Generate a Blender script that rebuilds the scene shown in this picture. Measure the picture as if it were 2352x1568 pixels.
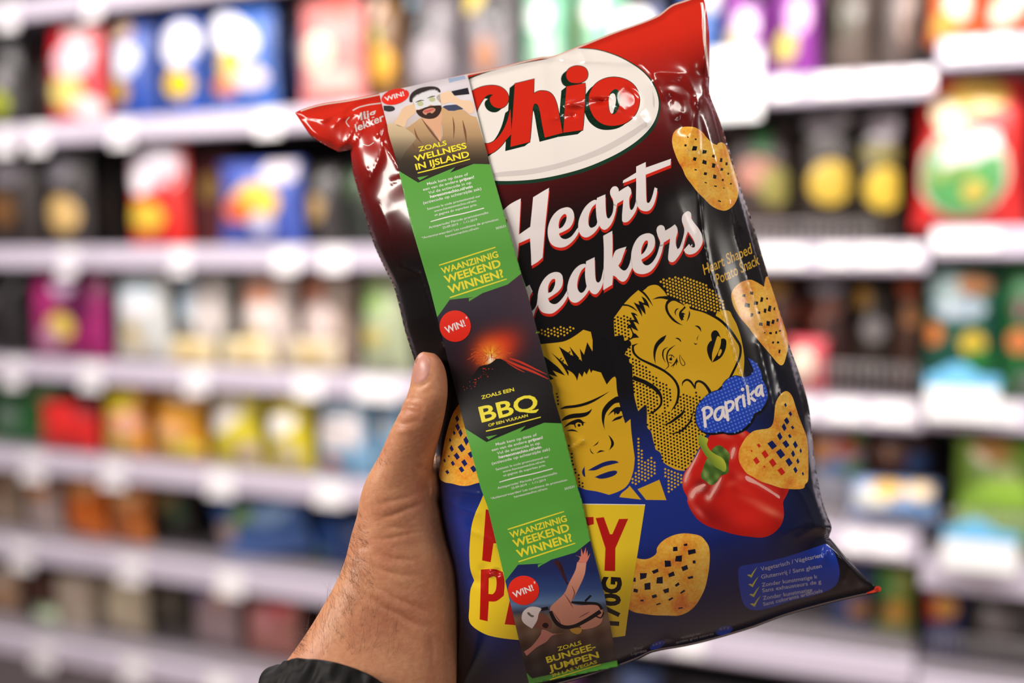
import bpy, bmesh, math, random
import numpy as np
from mathutils import Vector, Matrix
from mathutils.geometry import tessellate_polygon
from mathutils.bvhtree import BVHTree

# ------------------------------------------------------------------ scene, camera, world, lights, exposure
scene = bpy.context.scene
for o in list(bpy.data.objects):
    bpy.data.objects.remove(o)
COL = scene.collection
W, H = 2352, 1568
FPX = 2287.0                                  # focal length in pixels (35 mm lens on a 36 mm sensor)
PITCH = math.radians(4.85)
CAM = Vector((0, 0, 1.55))
cam_d = bpy.data.cameras.new('camera')
cam_d.sensor_width = 36.0
cam_d.lens = 36.0 * FPX / W
cam_d.clip_start = 0.02
cam_o = bpy.data.objects.new('camera', cam_d)
cam_o.location = CAM
cam_o.rotation_euler = (math.pi / 2 - PITCH, 0, 0)
COL.objects.link(cam_o)
scene.camera = cam_o
cam_d.dof.use_dof = True
cam_d.dof.focus_distance = 0.545
cam_d.dof.aperture_fstop = 2.1
cam_d.dof.aperture_blades = 0

def lin(c):
    c = c / 255.0
    return c / 12.92 if c <= 0.04045 else ((c + 0.055) / 1.055) ** 2.4
def rgb(r, g, b):
    return (lin(r), lin(g), lin(b), 1.0)

world = bpy.data.worlds.new('world')
scene.world = world
world.use_nodes = True
wb = world.node_tree.nodes['Background']
wb.inputs[0].default_value = rgb(226, 214, 222)
wb.inputs[1].default_value = 0.16

def area(name, loc, size, sy, power, color, aim=None):
    l = bpy.data.lights.new(name, 'AREA')
    l.shape = 'RECTANGLE'; l.size = size; l.size_y = sy
    l.energy = power; l.color = color
    o = bpy.data.objects.new(name, l)
    o.location = loc
    if aim is not None:
        d = Vector(aim) - Vector(loc)
        o.rotation_euler = d.to_track_quat('-Z', 'Y').to_euler()
    COL.objects.link(o)
    return o
# the fluorescent rows under the shop ceiling: over the aisle and beside the photographer
WARM = (1.0, 0.92, 0.84); COOL = (1.0, 0.94, 0.90)
area('ceiling_lamp_a', (-1.85, -0.75, 2.62), 1.7, 0.42, 100, WARM, (-0.1, 0.6, 1.45))
area('ceiling_lamp_b', (0.70, 0.34, 2.80), 0.8, 0.11, 10, WARM, (0.3, 0.62, 1.5))  # unseen lamp, added for glints on the folds at the right
for n_, x_, y_, p_ in (('c', -1.84, 2.33, 49), ('d', -0.54, 1.83, 44), ('e', 0.78, 1.35, 56), ('f', 1.95, 0.95, 46)):
    l_ = area('ceiling_lamp_' + n_, (x_, y_, 2.78), 1.25, 0.26, p_, COOL, (x_ + 0.13, y_ + 0.36, 1.6))
    l_.rotation_euler = (math.radians(18), 0, math.radians(-21.3))
for i_, (x_, y_) in enumerate(((2.6, -3.4), (4.2, -1.4))):
    area('ceiling_lamp_row_%d' % (i_ + 1), (x_, y_, 2.85), 1.2, 0.24, 22, WARM, (0, 0.6, 1.4))  # unseen distant lamps, added so the upright creases of the bag glint

scene.view_settings.view_transform = 'Standard'
scene.view_settings.look = 'None'
scene.view_settings.gamma = 1.0
scene.view_settings.use_curve_mapping = False
scene.view_settings.exposure = -0.5

# ------------------------------------------------------------------ pixel <-> space
FWD = Vector((0, math.cos(PITCH), -math.sin(PITCH)))
UP = Vector((0, math.sin(PITCH), math.cos(PITCH)))
RIGHT = Vector((1, 0, 0))
FWDn, UPn, RIGHTn, CAMn = (np.array(v) for v in (FWD, UP, RIGHT, CAM))
def ray(px, py):
    return FWD + RIGHT * ((px - W / 2) / FPX) + UP * ((H / 2 - py) / FPX)
def at(px, py, depth):
    return CAM + ray(px, py) * depth
def project(P):
    v = np.asarray(P) - CAMn
    d = v @ FWDn
    return (v @ RIGHTn) / d * FPX + W / 2, H / 2 - (v @ UPn) / d * FPX

# ------------------------------------------------------------------ materials
MATS = {}
def mat(name, color=(128, 128, 128), rough=0.5, spec=0.5, metal=0.0, coat=0.0, bump=None, var=0.0, vscale=30.0,
        attr=False, sss=0.0, alpha=1.0, trans=0.0, coatr=0.05):
    key = name
    if key in MATS:
        return MATS[key]
    m = bpy.data.materials.new(name); m.use_nodes = True
    nt = m.node_tree; b = nt.nodes['Principled BSDF']
    b.inputs['Base Color'].default_value = rgb(*color)
    b.inputs['Roughness'].default_value = rough
    b.inputs['Specular IOR Level'].default_value = spec
    b.inputs['Metallic'].default_value = metal
    b.inputs['Coat Weight'].default_value = coat
    b.inputs['Coat Roughness'].default_value = coatr
    b.inputs['Alpha'].default_value = alpha
    b.inputs['Transmission Weight'].default_value = trans
    if sss:
        b.inputs['Subsurface Weight'].default_value = sss
        b.inputs['Subsurface Radius'].default_value = (0.006, 0.0025, 0.0012)
        b.inputs['Subsurface Scale'].default_value = 0.6
    if attr:
        a = nt.nodes.new('ShaderNodeAttribute'); a.attribute_name = 'Print'
        nt.links.new(a.outputs['Color'], b.inputs['Base Color'])
    if var:
        tc = nt.nodes.new('ShaderNodeTexCoord'); n = nt.nodes.new('ShaderNodeTexNoise')
        n.inputs['Scale'].default_value = vscale; n.inputs['Detail'].default_value = 4
        nt.links.new(tc.outputs['Object'], n.inputs['Vector'])
        hs = nt.nodes.new('ShaderNodeHueSaturation')
        mr = nt.nodes.new('ShaderNodeMapRange')
        mr.inputs['From Min'].default_value = 0.3; mr.inputs['From Max'].default_value = 0.7
        mr.inputs['To Min'].default_value = 1 - var; mr.inputs['To Max'].default_value = 1 + var
        nt.links.new(n.outputs['Fac'], mr.inputs['Value'])
        nt.links.new(mr.outputs['Result'], hs.inputs['Value'])
        hs.inputs['Color'].default_value = rgb(*color)
        nt.links.new(hs.outputs['Color'], b.inputs['Base Color'])
    if bump:
        sc, st, dist = bump
        tc = nt.nodes.new('ShaderNodeTexCoord'); n = nt.nodes.new('ShaderNodeTexNoise')
        n.inputs['Scale'].default_value = sc; n.inputs['Detail'].default_value = 5
        nt.links.new(tc.outputs['Object'], n.inputs['Vector'])
        bp = nt.nodes.new('ShaderNodeBump')
        bp.inputs['Strength'].default_value = st; bp.inputs['Distance'].default_value = dist
        nt.links.new(n.outputs['Fac'], bp.inputs['Height'])
        nt.links.new(bp.outputs['Normal'], b.inputs['Normal'])
    MATS[key] = m
    return m

# ------------------------------------------------------------------ objects
def link(name, me, m=None, parent=None, label=None, cat=None, group=None, kind=None):
    o = bpy.data.objects.new(name, me)
    COL.objects.link(o)
    if m is not None and me is not None and not me.materials:
        me.materials.append(m)
    if parent is not None:
        o.parent = parent
    if label: o['label'] = label
    if cat: o['category'] = cat
    if group: o['group'] = group
    if kind: o['kind'] = kind
    return o
def empty(name, loc, label=None, cat=None, group=None, kind=None, rot=None):
    o = link(name, None, None, None, label, cat, group, kind)
    o.location = loc
    o.empty_display_size = 0.05
    if rot is not None: o.rotation_euler = rot
    return o
def mesh(name, V, F, smooth=True):
    me = bpy.data.meshes.new(name)
    me.from_pydata([tuple(v) for v in V], [], [tuple(f) for f in F])
    me.update()
    if smooth:
        me.polygons.foreach_set('use_smooth', [True] * len(me.polygons))
    return me
def box_mesh(name, x0, x1, y0, y1, z0, z1, bev=0.0):
    bm = bmesh.new()
    bmesh.ops.create_cube(bm, size=1.0)
    for v in bm.verts:
        v.co = ((x0 + x1) / 2 + v.co.x * (x1 - x0), (y0 + y1) / 2 + v.co.y * (y1 - y0), (z0 + z1) / 2 + v.co.z * (z1 - z0))
    if bev:
        bmesh.ops.bevel(bm, geom=list(bm.edges), offset=bev, segments=2, affect='EDGES', profile=0.5)
    me = bpy.data.meshes.new(name); bm.to_mesh(me); bm.free()
    return me

# ================================================================== the shop: floor, shelving, goods
ES = Vector((0.932, -0.363, 0)).normalized()      # along the shelves, towards the right and nearer
EN = Vector((-ES.y * -1, -ES.x, 0)).normalized()  # out of the shelves, towards the aisle
EN = Vector((-0.363, -0.932, 0)).normalized()
W0 = CAM + ray(0, 590) * 3.4
W0.z = 0
WROT = math.atan2(ES.y, ES.x)
def wall(px, py, dn=0.0):
    """the point of the upright plane dn in front of the shelf edges that is seen at a pixel, as (s, z)"""
    r = ray(px, py); O = W0 + EN * dn
    t = (O - CAM).dot(EN) / r.dot(EN)
    P = CAM + r * t
    return (P - O).dot(ES), P.z
def wpt(s, dn, z):
    return W0 + ES * s + EN * dn + Vector((0, 0, z))

fl = mesh('floor', [(-6, -3, 0), (6, -3, 0), (6, 8, 0), (-6, 8, 0)], [(0, 1, 2, 3)], False)
link('floor', fl, mat('floor_vinyl', (120, 98, 90), 0.35, var=0.12, vscale=3.0), kind='structure', label='brown-grey vinyl shop floor')

rail_m = mat('rail_plastic', (196, 186, 202), 0.32, bump=(60, 0.1, 0.001))
shelf_m = mat('shelf_enamel', (150, 142, 150), 0.45, var=0.05, vscale=8)
back_m = mat('back_panel', (34, 30, 33), 0.6, var=0.1, vscale=6)
tag_m = mat('tag_paper', (246, 242, 244), 0.35, var=0.02, vscale=40)
wire_m = mat('wire_chrome', (176, 170, 170), 0.3, metal=0.7, var=0.05, vscale=20)
DEPTH = 0.42
ROWS = [2.39, 1.985, 1.580, 1.205, 0.890, 0.590, 0.275]
ROWS_D = [2.46, 2.045, 1.615, 1.215, 0.835, 0.560, 0.275]
PROUD = [0, 0, 0, 0, 0.02, 0.05, 0.09]
BAYS = [('left', -0.82, 0.43, ROWS, 'grey metal shelving bay with orange and green goods, at the far left'),
        ('middle', 0.43, 1.68, ROWS, 'grey metal shelving bay holding blue and yellow crisp bags left of the hand'),
        ('inner', 1.68, 2.93, ROWS, 'grey metal shelving bay with wire fences, directly right of the held bag'),
        ('right', 2.93, 4.18, ROWS_D, 'grey metal shelving bay at the right edge with blue header cards')]
bar_me = None
bay_objs = {}
rails = {}
def tube(P, r, n=6, cap=True):
    """vertices and faces of a round tube through the points P, radius r or a list of radii"""
    V, F = [], []
    P = [Vector(p) for p in P]
    for i, p in enumerate(P):
        t = (P[min(i + 1, len(P) - 1)] - P[max(i - 1, 0)]).normalized()
        a = t.orthogonal().normalized() if i == 0 else (a - t * a.dot(t)).normalized()
        b = t.cross(a)
        rr = r[i] if isinstance(r, (list, tuple)) else r
        for k in range(n):
            w = 2 * math.pi * k / n
            V.append(p + (a * math.cos(w) + b * math.sin(w)) * rr)
    for i in range(len(P) - 1):
        for k in range(n):
            F.append((i * n + k, i * n + (k + 1) % n, (i + 1) * n + (k + 1) % n, (i + 1) * n + k))
    if cap:
        F.append(tuple(range(n - 1, -1, -1)))
        F.append(tuple((len(P) - 1) * n + k for k in range(n)))
    return V, F
for bname, s0, s1, rows, lab in BAYS:
    Lb = s1 - s0
    root = empty('shelving_bay', wpt(s0, 0, 0), lab, 'shelving', 'shelving bays along the aisle', rot=(0, 0, WROT))
    bay_objs[bname] = root
    # local frame: x along the bay, -y out of it towards the aisle, z up
    link('back_panel', box_mesh('back_panel', 0, Lb, DEPTH - 0.02, DEPTH, 0.1, 2.75), back_m, root)
    for xx in (0.0, Lb - 0.03):
        link('upright', box_mesh('upright', xx, xx + 0.03, DEPTH - 0.06, DEPTH - 0.021, 0, 2.75, 0.004), back_m, root)
    link('plinth', box_mesh('plinth', 0.002, Lb - 0.002, -0.02, DEPTH - 0.07, 0.0, rows[6] - 0.06, 0.003), shelf_m, root)
    for k, z in enumerate(rows):
        pr = PROUD[k]
        sh = link('shelf', box_mesh('shelf', 0.003, Lb - 0.003, -pr, DEPTH - 0.065, z - 0.03, z, 0.003), shelf_m, root,
                  label=None)
        # the price rail: a slanted ticket channel clipped to the shelf edge
        prof = [(-pr - 0.002, z + 0.004), (-pr - 0.016, z - 0.004), (-pr - 0.026, z - 0.060), (-pr - 0.020, z - 0.068), (-pr - 0.004, z - 0.062)]
        V = [(x, y, zz) for x in (0.004, Lb - 0.004) for y, zz in prof]
        n = len(prof)
        F = [(i, (i + 1) % n, n + (i + 1) % n, n + i) for i in range(n)] + [tuple(range(n))[::-1], tuple(range(n, 2 * n))]
        rails[(bname, k)] = link('price_rail', mesh('price_rail', V, F, False), rail_m, sh)
def price_tag(px, py, k, wpx=48, hpx=46):
    s, z = wall(px, py, 0.03)
    for bname, s0, s1, rows, lab in BAYS:
        if s0 <= s < s1:
            z = rows[k]
            sc = (wall(px + 1, py, 0.03)[0] - s)
            w = wpx * sc; h = hpx * sc
            rl = rails[(bname, k)]
            y = -PROUD[k] - 0.024
            V = []
            for yy in (0.0, 0.0012):
                V += [(s - s0 - w / 2, y + 0.008 - yy, z - 0.002), (s - s0 + w / 2, y + 0.008 - yy, z - 0.002),
                      (s - s0 + w / 2, y - 0.004 - yy, z - 0.002 - h), (s - s0 - w / 2, y - 0.004 - yy, z - 0.002 - h)]
            F = [(0, 1, 2, 3), (7, 6, 5, 4), (0, 4, 5, 1), (1, 5, 6, 2), (2, 6, 7, 3), (3, 7, 4, 0)]
            link('price_tag', mesh('price_tag', V, F, False), tag_m, rl)
            return
for k, xs in ((0, [(40, 44), (230, 40)]),
              (1, [(20, 44), (95, 50), (285, 50), (620, 60), (800, 40), (1790, 60), (1905, 88), (2010, 100), (2098, 66), (2200, 92), (2280, 60)]),
              (2, [(150, 44), (410, 46), (655, 62), (765, 62), (1000, 60), (1790, 120), (1920, 70), (2010, 100), (2090, 40), (2190, 110), (2265, 56)]),
              (3, [(15, 46), (195, 56), (440, 60), (700, 70), (860, 110), (1845, 60), (1950, 90), (2060, 100), (2330, 50)]),
              (4, [(65, 60), (250, 64), (500, 70), (755, 76), (1985, 60), (2060, 84)]),
              (5, [(45, 60), (300, 66), (530, 70), (1480, 100), (1600, 80)]),
              (6, [(110, 60), (320, 66), (520, 70), (1300, 80)])):
    for px, w in xs:
        price_tag(px, 600, k, w * 0.92, 50)

def fence(bname, k, xa, xb, hgt):
    """a wire fence standing on a shelf edge from xa to xb (metres along the bay)"""
    global bar_me
    root = bay_objs[bname]
    rows = ROWS_D if bname == 'right' else ROWS
    z = rows[k]; y = -PROUD[k] + 0.012
    V, F = [], []
    for zz in (0.012, hgt):
        v, f = tube([(xa, y, z + zz), (xb, y, z + zz)], 0.0026)
        F += [tuple(i + len(V) for i in q) for q in f]; V += v
    fo = link('wire_fence', mesh('wire_fence', V, F), wire_m, root)
    n = int((xb - xa) / 0.021)
    v, f = tube([(0, 0, 0.0), (0, 0, hgt)], 0.0017, 5)
    me = mesh('wire', v, f)
    me.materials.append(wire_m)
    for i in range(n + 1):
        b = link('wire', me, None, fo)
        b.location = (xa + i * 0.021, y, z)
fence('inner', 2, 0.62, 1.13, 0.055)
fence('inner', 3, 0.70, 1.23, 0.085)
fence('inner', 4, 0.76, 1.23, 0.05)
fence('inner', 5, 0.20, 1.23, 0.060)
fence('right', 3, 0.20, 0.95, 0.06)
fence('right', 4, 0.06, 0.95, 0.12)
fence('right', 5, 0.03, 0.95, 0.10)

# ------------------------------------------------------------------ goods on the shelves
def colmat(c, rough=0.38):
    return mat('film_%02x%02x%02x' % tuple(c), c, rough, coat=0.15, var=0.06, vscale=25)
def pillow_fn(w, h, t, gus=0.0):
    def f(u, v, side):
        # u, v in 0..1; a sealed pillow: pinched top and bottom seams, rounded sides
        e = max(0.0, math.sin(math.pi * min(max(v, 0), 1))) ** 0.55
        r = max(0.0, 1 - abs(2 * u - 1) ** 2.6) ** 0.6
        wob = 0.06 * math.sin(u * 17 + v * 5) * math.sin(v * 13 + u * 3)
        wid = 1 - 0.09 * math.sin(math.pi * v) - 0.10 * max(0, v - 0.72) / 0.28
        return ((u - 0.5) * w * wid, -side * t * e * r * (0.94 + wob), v * h)
    return f
def box_fn(w, h, t):
    def f(u, v, side):
        return ((u - 0.5) * w, -side * t, v * h)
    return f
def patch_mesh(name, f, cu, cv, ru, rv, rot, off, shape):
    V, F = [], []
    nr, na = 4, 16
    for i in range(nr + 1):
        for k in range(na):
            a = 2 * math.pi * k / na
            ca, sa = math.cos(a), math.sin(a)
            if shape == 'r':
                m = 1 / max(abs(ca), abs(sa)); m = min(m, 1.28); ca *= m; sa *= m
            r = i / nr
            du, dv = r * ru * ca, r * rv * sa
            uu = cu + du * math.cos(rot) - dv * math.sin(rot); vv = cv + du * math.sin(rot) + dv * math.cos(rot)
            uu = min(max(uu, 0.03), 0.97); vv = min(max(vv, 0.02), 0.98)
            x, y, z = f(uu, vv, 1)
            V.append((x, y - off, z))
    for i in range(nr):
        for k in range(na):
            F.append((i * na + k, i * na + (k + 1) % na, (i + 1) * na + (k + 1) % na, (i + 1) * na + k))
    return mesh(name, V, F)
def goods(name, cat, row, box, dn, body, patches, label, group, t=0.05, lean=0.0, kind='bag', yaw=0.0, bay=None, float_z=None):
    x0, y0, x1, y1 = box
    s0, zt = wall(x0, y0, dn); s1, zb = wall(x1, y1, dn)
    sm = (s0 + s1) / 2; w = abs(s1 - s0)
    rows = ROWS_D if sm > 2.93 else ROWS
    zb = rows[row] + 0.0005
    h = max(0.05, zt - zb)
    if row > 0: h = min(h, rows[row - 1] - 0.075 - zb)
    w *= 0.955
    if s0 < 2.93 < s1: dn += 0.0
    gr = random.Random(int(x0 * 7 + y0 * 3 + row))
    tip = 0.0
    root = empty(name, wpt(sm, dn, zb), label, cat, group, rot=(tip, lean, WROT + yaw))
    f = pillow_fn(w, h, t) if kind != 'box' else box_fn(w, h, t)
    V, F = [], []
    if kind == 'box':
        me = box_mesh('carton', -w / 2, w / 2, -t, t, 0, h, 0.003)
        link('carton', me, colmat(body), root)
        lid = box_mesh('lid_flap', -w / 2 + 0.004, w / 2 - 0.004, -t * 0.98, t * 0.1, h, h + 0.0015)
        link('lid_flap', lid, colmat(tuple(min(255, c + 20) for c in body)), root)
    else:
        nu, nv = 12, 16
        for side in (1, -1):
            b = len(V)
            for j in range(nv + 1):
                for i in range(nu + 1):
                    V.append(f(i / nu, j / nv, side))
            for j in range(nv):
                for i in range(nu):
                    q = (b + j * (nu + 1) + i, b + j * (nu + 1) + i + 1, b + (j + 1) * (nu + 1) + i + 1, b + (j + 1) * (nu + 1) + i)
                    F.append(q if side == 1 else q[::-1])
        link('film', mesh('film', V, F), colmat(body), root)
        # crimped seals top and bottom
        for zz in (0.0, h - 0.014):
            me = box_mesh('seal', -w / 2 * 0.98, w / 2 * 0.98, -0.0016, 0.0016, zz, zz + 0.014)
            link('seal', me, colmat(tuple(int(c * 0.85) for c in body)), root)
    for i, p in enumerate(patches):
        col, cx, cy, rx, ry = p[:5]
        rot = p[5] if len(p) > 5 else 0.0
        shape = p[6] if len(p) > 6 else 'e'
        cu = (cx - x0) / (x1 - x0); cv = (y1 - cy) / (y1 - y0)
        link('print', patch_mesh('print', f, cu, cv, rx / (x1 - x0), ry / (y1 - y0), rot, 0.0012 * (i + 1), shape), colmat(col, 0.3), root)
    return root
G1 = 'goods on the upper shelf'; G2 = 'goods on the second shelf'; G3 = 'goods on the third shelf'
G4 = 'goods on the fourth shelf'; G5 = 'goods on the fifth shelf'; G6 = 'goods on the bottom shelf'
B = 'crisp_bag'
# --- upper shelf
goods(B, 'bag', 1, (-40, 60, 60, 300), -0.10, (38, 34, 36), [((150, 145, 150), 25, 175, 20, 24), ((170, 180, 60), 15, 232, 28, 30)], 'black bag with a lime patch at the very left of the upper shelf', G1)
goods(B, 'bag', 1, (62, 70, 128, 285), -0.24, (58, 42, 40), [((140, 110, 105), 95, 100, 20, 24)], 'dark brown bag half hidden beside the red bag, upper shelf', G1)
goods(B, 'bag', 1, (108, 44, 256, 282), -0.07, (206, 34, 48), [((240, 196, 206), 190, 132, 50, 46), ((222, 190, 190), 200, 66, 40, 22), ((230, 208, 120), 172, 208, 48, 38), ((240, 226, 226), 220, 244, 40, 24)], 'red crisp bag with pale pink logo and yellow crisps, upper shelf', G1)
goods(B, 'bag', 1, (256, 24, 372, 275), -0.08, (38, 74, 160), [((222, 226, 242), 300, 130, 44, 40), ((222, 190, 160), 290, 58, 34, 26), ((206, 160, 60), 284, 200, 32, 30)], 'blue crisp bag with cream top and white logo beside the red bag', G1)
goods(B, 'bag', 1, (372, 36, 482, 270), -0.07, (42, 84, 176), [((240, 238, 250), 432, 108, 50, 50), ((236, 196, 40), 430, 196, 36, 32)], 'blue crisp bag with round white logo, middle of three blue bags', G1)
goods(B, 'bag', 1, (478, 14, 646, 262), -0.06, (56, 104, 190), [((250, 248, 255), 548, 86, 72, 44, -0.3), ((226, 190, 60), 548, 152, 34, 36), ((226, 140, 90), 530, 200, 34, 20), ((236, 220, 222), 596, 184, 40, 26)], 'largest blue crisp bag with white logo and yellow crisps, upper shelf', G1)
goods(B, 'bag', 1, (640, 10, 745, 262), -0.18, (30, 36, 74), [((170, 166, 190), 668, 26, 30, 26)], 'navy bag standing back between the blue and the salmon bags', G1)
goods(B, 'bag', 1, (684, 2, 850, 250), -0.06, (222, 130, 126), [((232, 120, 110), 795, 40, 36, 34), ((246, 214, 190), 745, 128, 44, 40), ((240, 190, 180), 780, 190, 60, 26)], 'salmon pink crisp bag above the red corner of the held bag', G1)
goods(B, 'bag', 1, (852, -30, 932, 236), -0.08, (120, 84, 46), [((244, 214, 190), 858, 12, 34, 34), ((184, 178, 60), 862, 78, 30, 22), ((230, 170, 60), 890, 140, 34, 40)], 'brown and yellow bag right of the salmon pink bag', G1)
goods(B, 'bag', 1, (930, -40, 1062, 226), -0.08, (120, 112, 118), [((34, 30, 32), 968, 46, 44, 40), ((150, 200, 220), 930, -10, 30, 16), ((170, 160, 165), 1000, 130, 50, 50)], 'grey bag with a black top above the paper strip', G1)
goods(B, 'bag', 1, (1062, -40, 1196, 206), -0.08, (132, 122, 126), [((238, 214, 120), 1080, 0, 40, 26), ((46, 40, 40), 1150, 30, 40, 40), ((176, 120, 84), 1128, 118, 26, 34)], 'grey bag with yellow top and tan spot behind the white logo', G1)
goods(B, 'bag', 1, (1200, -40, 1318, 190), -0.08, (120, 186, 150), [((226, 240, 232), 1245, 34, 32, 34), ((176, 206, 186), 1265, 110, 40, 40)], 'mint green bag, left one of the pair above the held bag', G1)
goods(B, 'bag', 1, (1322, -40, 1444, 170), -0.08, (126, 190, 156), [((236, 246, 240), 1372, 16, 30, 30), ((160, 150, 70), 1330, 60, 12, 60)], 'mint green bag, right one of the pair above the held bag', G1)
goods(B, 'bag', 1, (1446, -50, 1540, 160), -0.16, (40, 36, 44), [((70, 84, 130), 1515, 40, 28, 40)], 'black bag behind the round white disc, upper shelf', G1)
goods(B, 'bag', 1, (1560, -60, 1662, 200), -0.10, (70, 110, 180), [((236, 230, 240), 1650, 0, 30, 36)], 'light blue bag just behind the red corner of the held bag', G1)
goods(B, 'bag', 1, (1664, -40, 1768, 190), -0.08, (150, 66, 160), [((226, 200, 226), 1716, 70, 34, 36), ((226, 206, 170), 1690, 96, 40, 22), ((48, 36, 50), 1740, 0, 30, 20)], 'purple bag standing behind the blank white sign card', G1)
goods(B, 'bag', 1, (1776, -60, 1884, 150), -0.08, (146, 62, 158), [((226, 170, 220), 1840, 32, 30, 34), ((220, 200, 110), 1808, 86, 30, 30)], 'purple bag with yellow crisps right of the white sign card', G1)
goods(B, 'bag', 1, (1890, -60, 2010, 130), -0.22, (112, 98, 90), [((84, 78, 62), 1940, 20, 40, 40)], 'dull grey-brown bag set far back on the upper shelf', G1)
goods(B, 'bag', 1, (2012, -60, 2120, 120), -0.22, (96, 84, 80), [((150, 124, 112), 2090, 20, 26, 50)], 'dark taupe bag set back beside the orange bag, upper shelf', G1)
goods(B, 'bag', 1, (2132, -80, 2248, 82), -0.05, (226, 110, 50), [((255, 240, 220), 2200, 16, 34, 30), ((236, 180, 90), 2170, 50, 30, 26)], 'orange bag at the upper right, left one of two', G1)
goods(B, 'bag', 1, (2250, -80, 2372, 78), -0.05, (216, 96, 52), [((255, 236, 214), 2300, 30, 30, 26), ((250, 236, 220), 2336, 8, 26, 26)], 'orange bag at the upper right corner, right one of two', G1)
# --- second shelf
goods(B, 'bag', 2, (-30, 330, 104, 560), -0.09, (50, 42, 40), [((126, 120, 128), 40, 378, 50, 30), ((120, 84, 50), 20, 470, 44, 40)], 'black bag with brown patch at the left end of the second shelf', G2)
goods(B, 'bag', 2, (108, 330, 218, 560), -0.08, (52, 46, 46), [((130, 126, 134), 150, 378, 40, 32), ((214, 178, 116), 162, 482, 44, 42)], 'black bag with a bright gold patch on the second shelf', G2)
goods(B, 'bag', 2, (222, 320, 290, 560), -0.25, (36, 28, 27), [((70, 52, 40), 256, 440, 24, 60)], 'plain black bag set back left of the red and white bag', G2)  # added bag: its black film stands in for the shade of the gap
goods(B, 'bag', 2, (294, 318, 442, 560), -0.06, (212, 40, 34), [((196, 188, 198), 360, 372, 76, 52, 0, 'r'), ((246, 240, 246), 338, 410, 28, 28), ((236, 196, 70), 350, 488, 52, 34)], 'red and white bag with yellow crisps standing on the second shelf', G2)
goods('snack_box', 'box', 2, (452, 362, 562, 556), -0.16, (74, 30, 32), [((108, 84, 44), 512, 432, 30, 30)], 'dark maroon box behind the lying blue bag', G2, t=0.06, kind='box')
goods(B, 'bag', 2, (498, 376, 708, 560), -0.05, (66, 86, 170), [((210, 200, 206), 664, 398, 46, 26), ((244, 196, 80), 606, 466, 62, 44), ((226, 110, 60), 560, 480, 40, 26), ((196, 196, 230), 622, 512, 30, 24)], 'slumped blue bag with an orange and yellow picture, second shelf', G2)
goods(B, 'bag', 2, (706, 380, 790, 556), -0.12, (66, 62, 62), [((180, 146, 96), 736, 474, 28, 28)], 'dark grey bag with a tan dot right of the slumped blue bag', G2)
goods(B, 'bag', 2, (792, 372, 900, 556), -0.14, (48, 52, 46), [((74, 96, 66), 810, 420, 40, 30)], 'dark grey-green bag next to the maroon side of the held bag', G2)
goods(B, 'bag', 2, (1660, 280, 1824, 540), -0.12, (60, 48, 44), [((60, 120, 72), 1755, 324, 24, 34), ((170, 112, 96), 1740, 392, 50, 34), ((140, 132, 70), 1790, 420, 40, 40)], 'dark bag with green and rose patches right of the top heart crisp', G2)
goods(B, 'bag', 2, (1830, 260, 1962, 540), -0.10, (46, 38, 34), [((150, 142, 150), 1890, 286, 48, 30), ((196, 190, 196), 1940, 268, 20, 22), ((196, 164, 64), 1912, 410, 56, 46)], 'black bag with yellow crisps behind the wire fence, left one', G2)
goods(B, 'bag', 2, (1962, 256, 2070, 536), -0.10, (44, 38, 32), [((150, 140, 150), 2030, 290, 44, 34), ((110, 100, 40), 2020, 350, 50, 20), ((206, 174, 62), 2034, 420, 48, 44)], 'black bag with yellow crisps behind the wire fence, right one', G2)
rb = goods(B, 'bag', 2, (2100, 130, 2364, 516), -0.10, (214, 46, 44), [((226, 186, 90), 2240, 180, 80, 44), ((255, 240, 200), 2170, 232, 46, 40, -0.6), ((206, 206, 190), 2214, 370, 112, 116), ((92, 164, 96), 2214, 376, 100, 104), ((232, 230, 228), 2226, 318, 74, 34, 0.22, 'r'), ((206, 186, 90), 2240, 420, 30, 30), ((140, 170, 90), 2180, 372, 70, 16, 0.2)], 'big red bag with a round green picture at the right', G2, t=0.07)
# --- third shelf
goods(B, 'bag', 3, (-40, 590, 66, 800), -0.10, (40, 36, 38), [((90, 84, 92), 4, 640, 20, 40)], 'plain black bag at the left end of the third shelf', G3)
goods(B, 'bag', 3, (66, 586, 262, 800), -0.06, (150, 34, 100), [((196, 60, 130), 92, 680, 26, 90), ((90, 24, 66), 200, 660, 40, 60), ((206, 176, 206), 166, 620, 32, 26), ((230, 200, 90), 164, 720, 36, 32), ((206, 150, 180), 130, 750, 30, 30)], 'magenta bag with yellow crisps on the third shelf', G3)
goods(B, 'bag', 3, (264, 590, 402, 802), -0.07, (206, 208, 206), [((200, 214, 224), 330, 640, 50, 34), ((230, 228, 232), 330, 672, 56, 20), ((206, 170, 80), 322, 728, 20, 18), ((224, 214, 190), 320, 764, 50, 22)], 'white bag with a small gold crisp right of the magenta bag', G3)
goods(B, 'bag', 3, (404, 596, 546, 806), -0.10, (150, 146, 138), [((186, 208, 226), 452, 660, 40, 50), ((214, 204, 200), 500, 680, 40, 70), ((120, 124, 120), 420, 620, 24, 18)], 'grey bag with a pale blue swirl on the third shelf', G3)
goods(B, 'bag', 3, (548, 590, 690, 812), -0.09, (206, 190, 184), [((226, 156, 124), 612, 640, 44, 28), ((232, 218, 212), 620, 700, 44, 40), ((206, 176, 70), 600, 738, 20, 18)], 'cream bag with a salmon top and a gold crisp', G3)
goods(B, 'bag', 3, (690, 594, 826, 816), -0.11, (172, 150, 138), [((206, 136, 110), 728, 640, 36, 30), ((226, 206, 200), 744, 704, 48, 46)], 'beige bag with a rose patch left of the pale green bag', G3)
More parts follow.
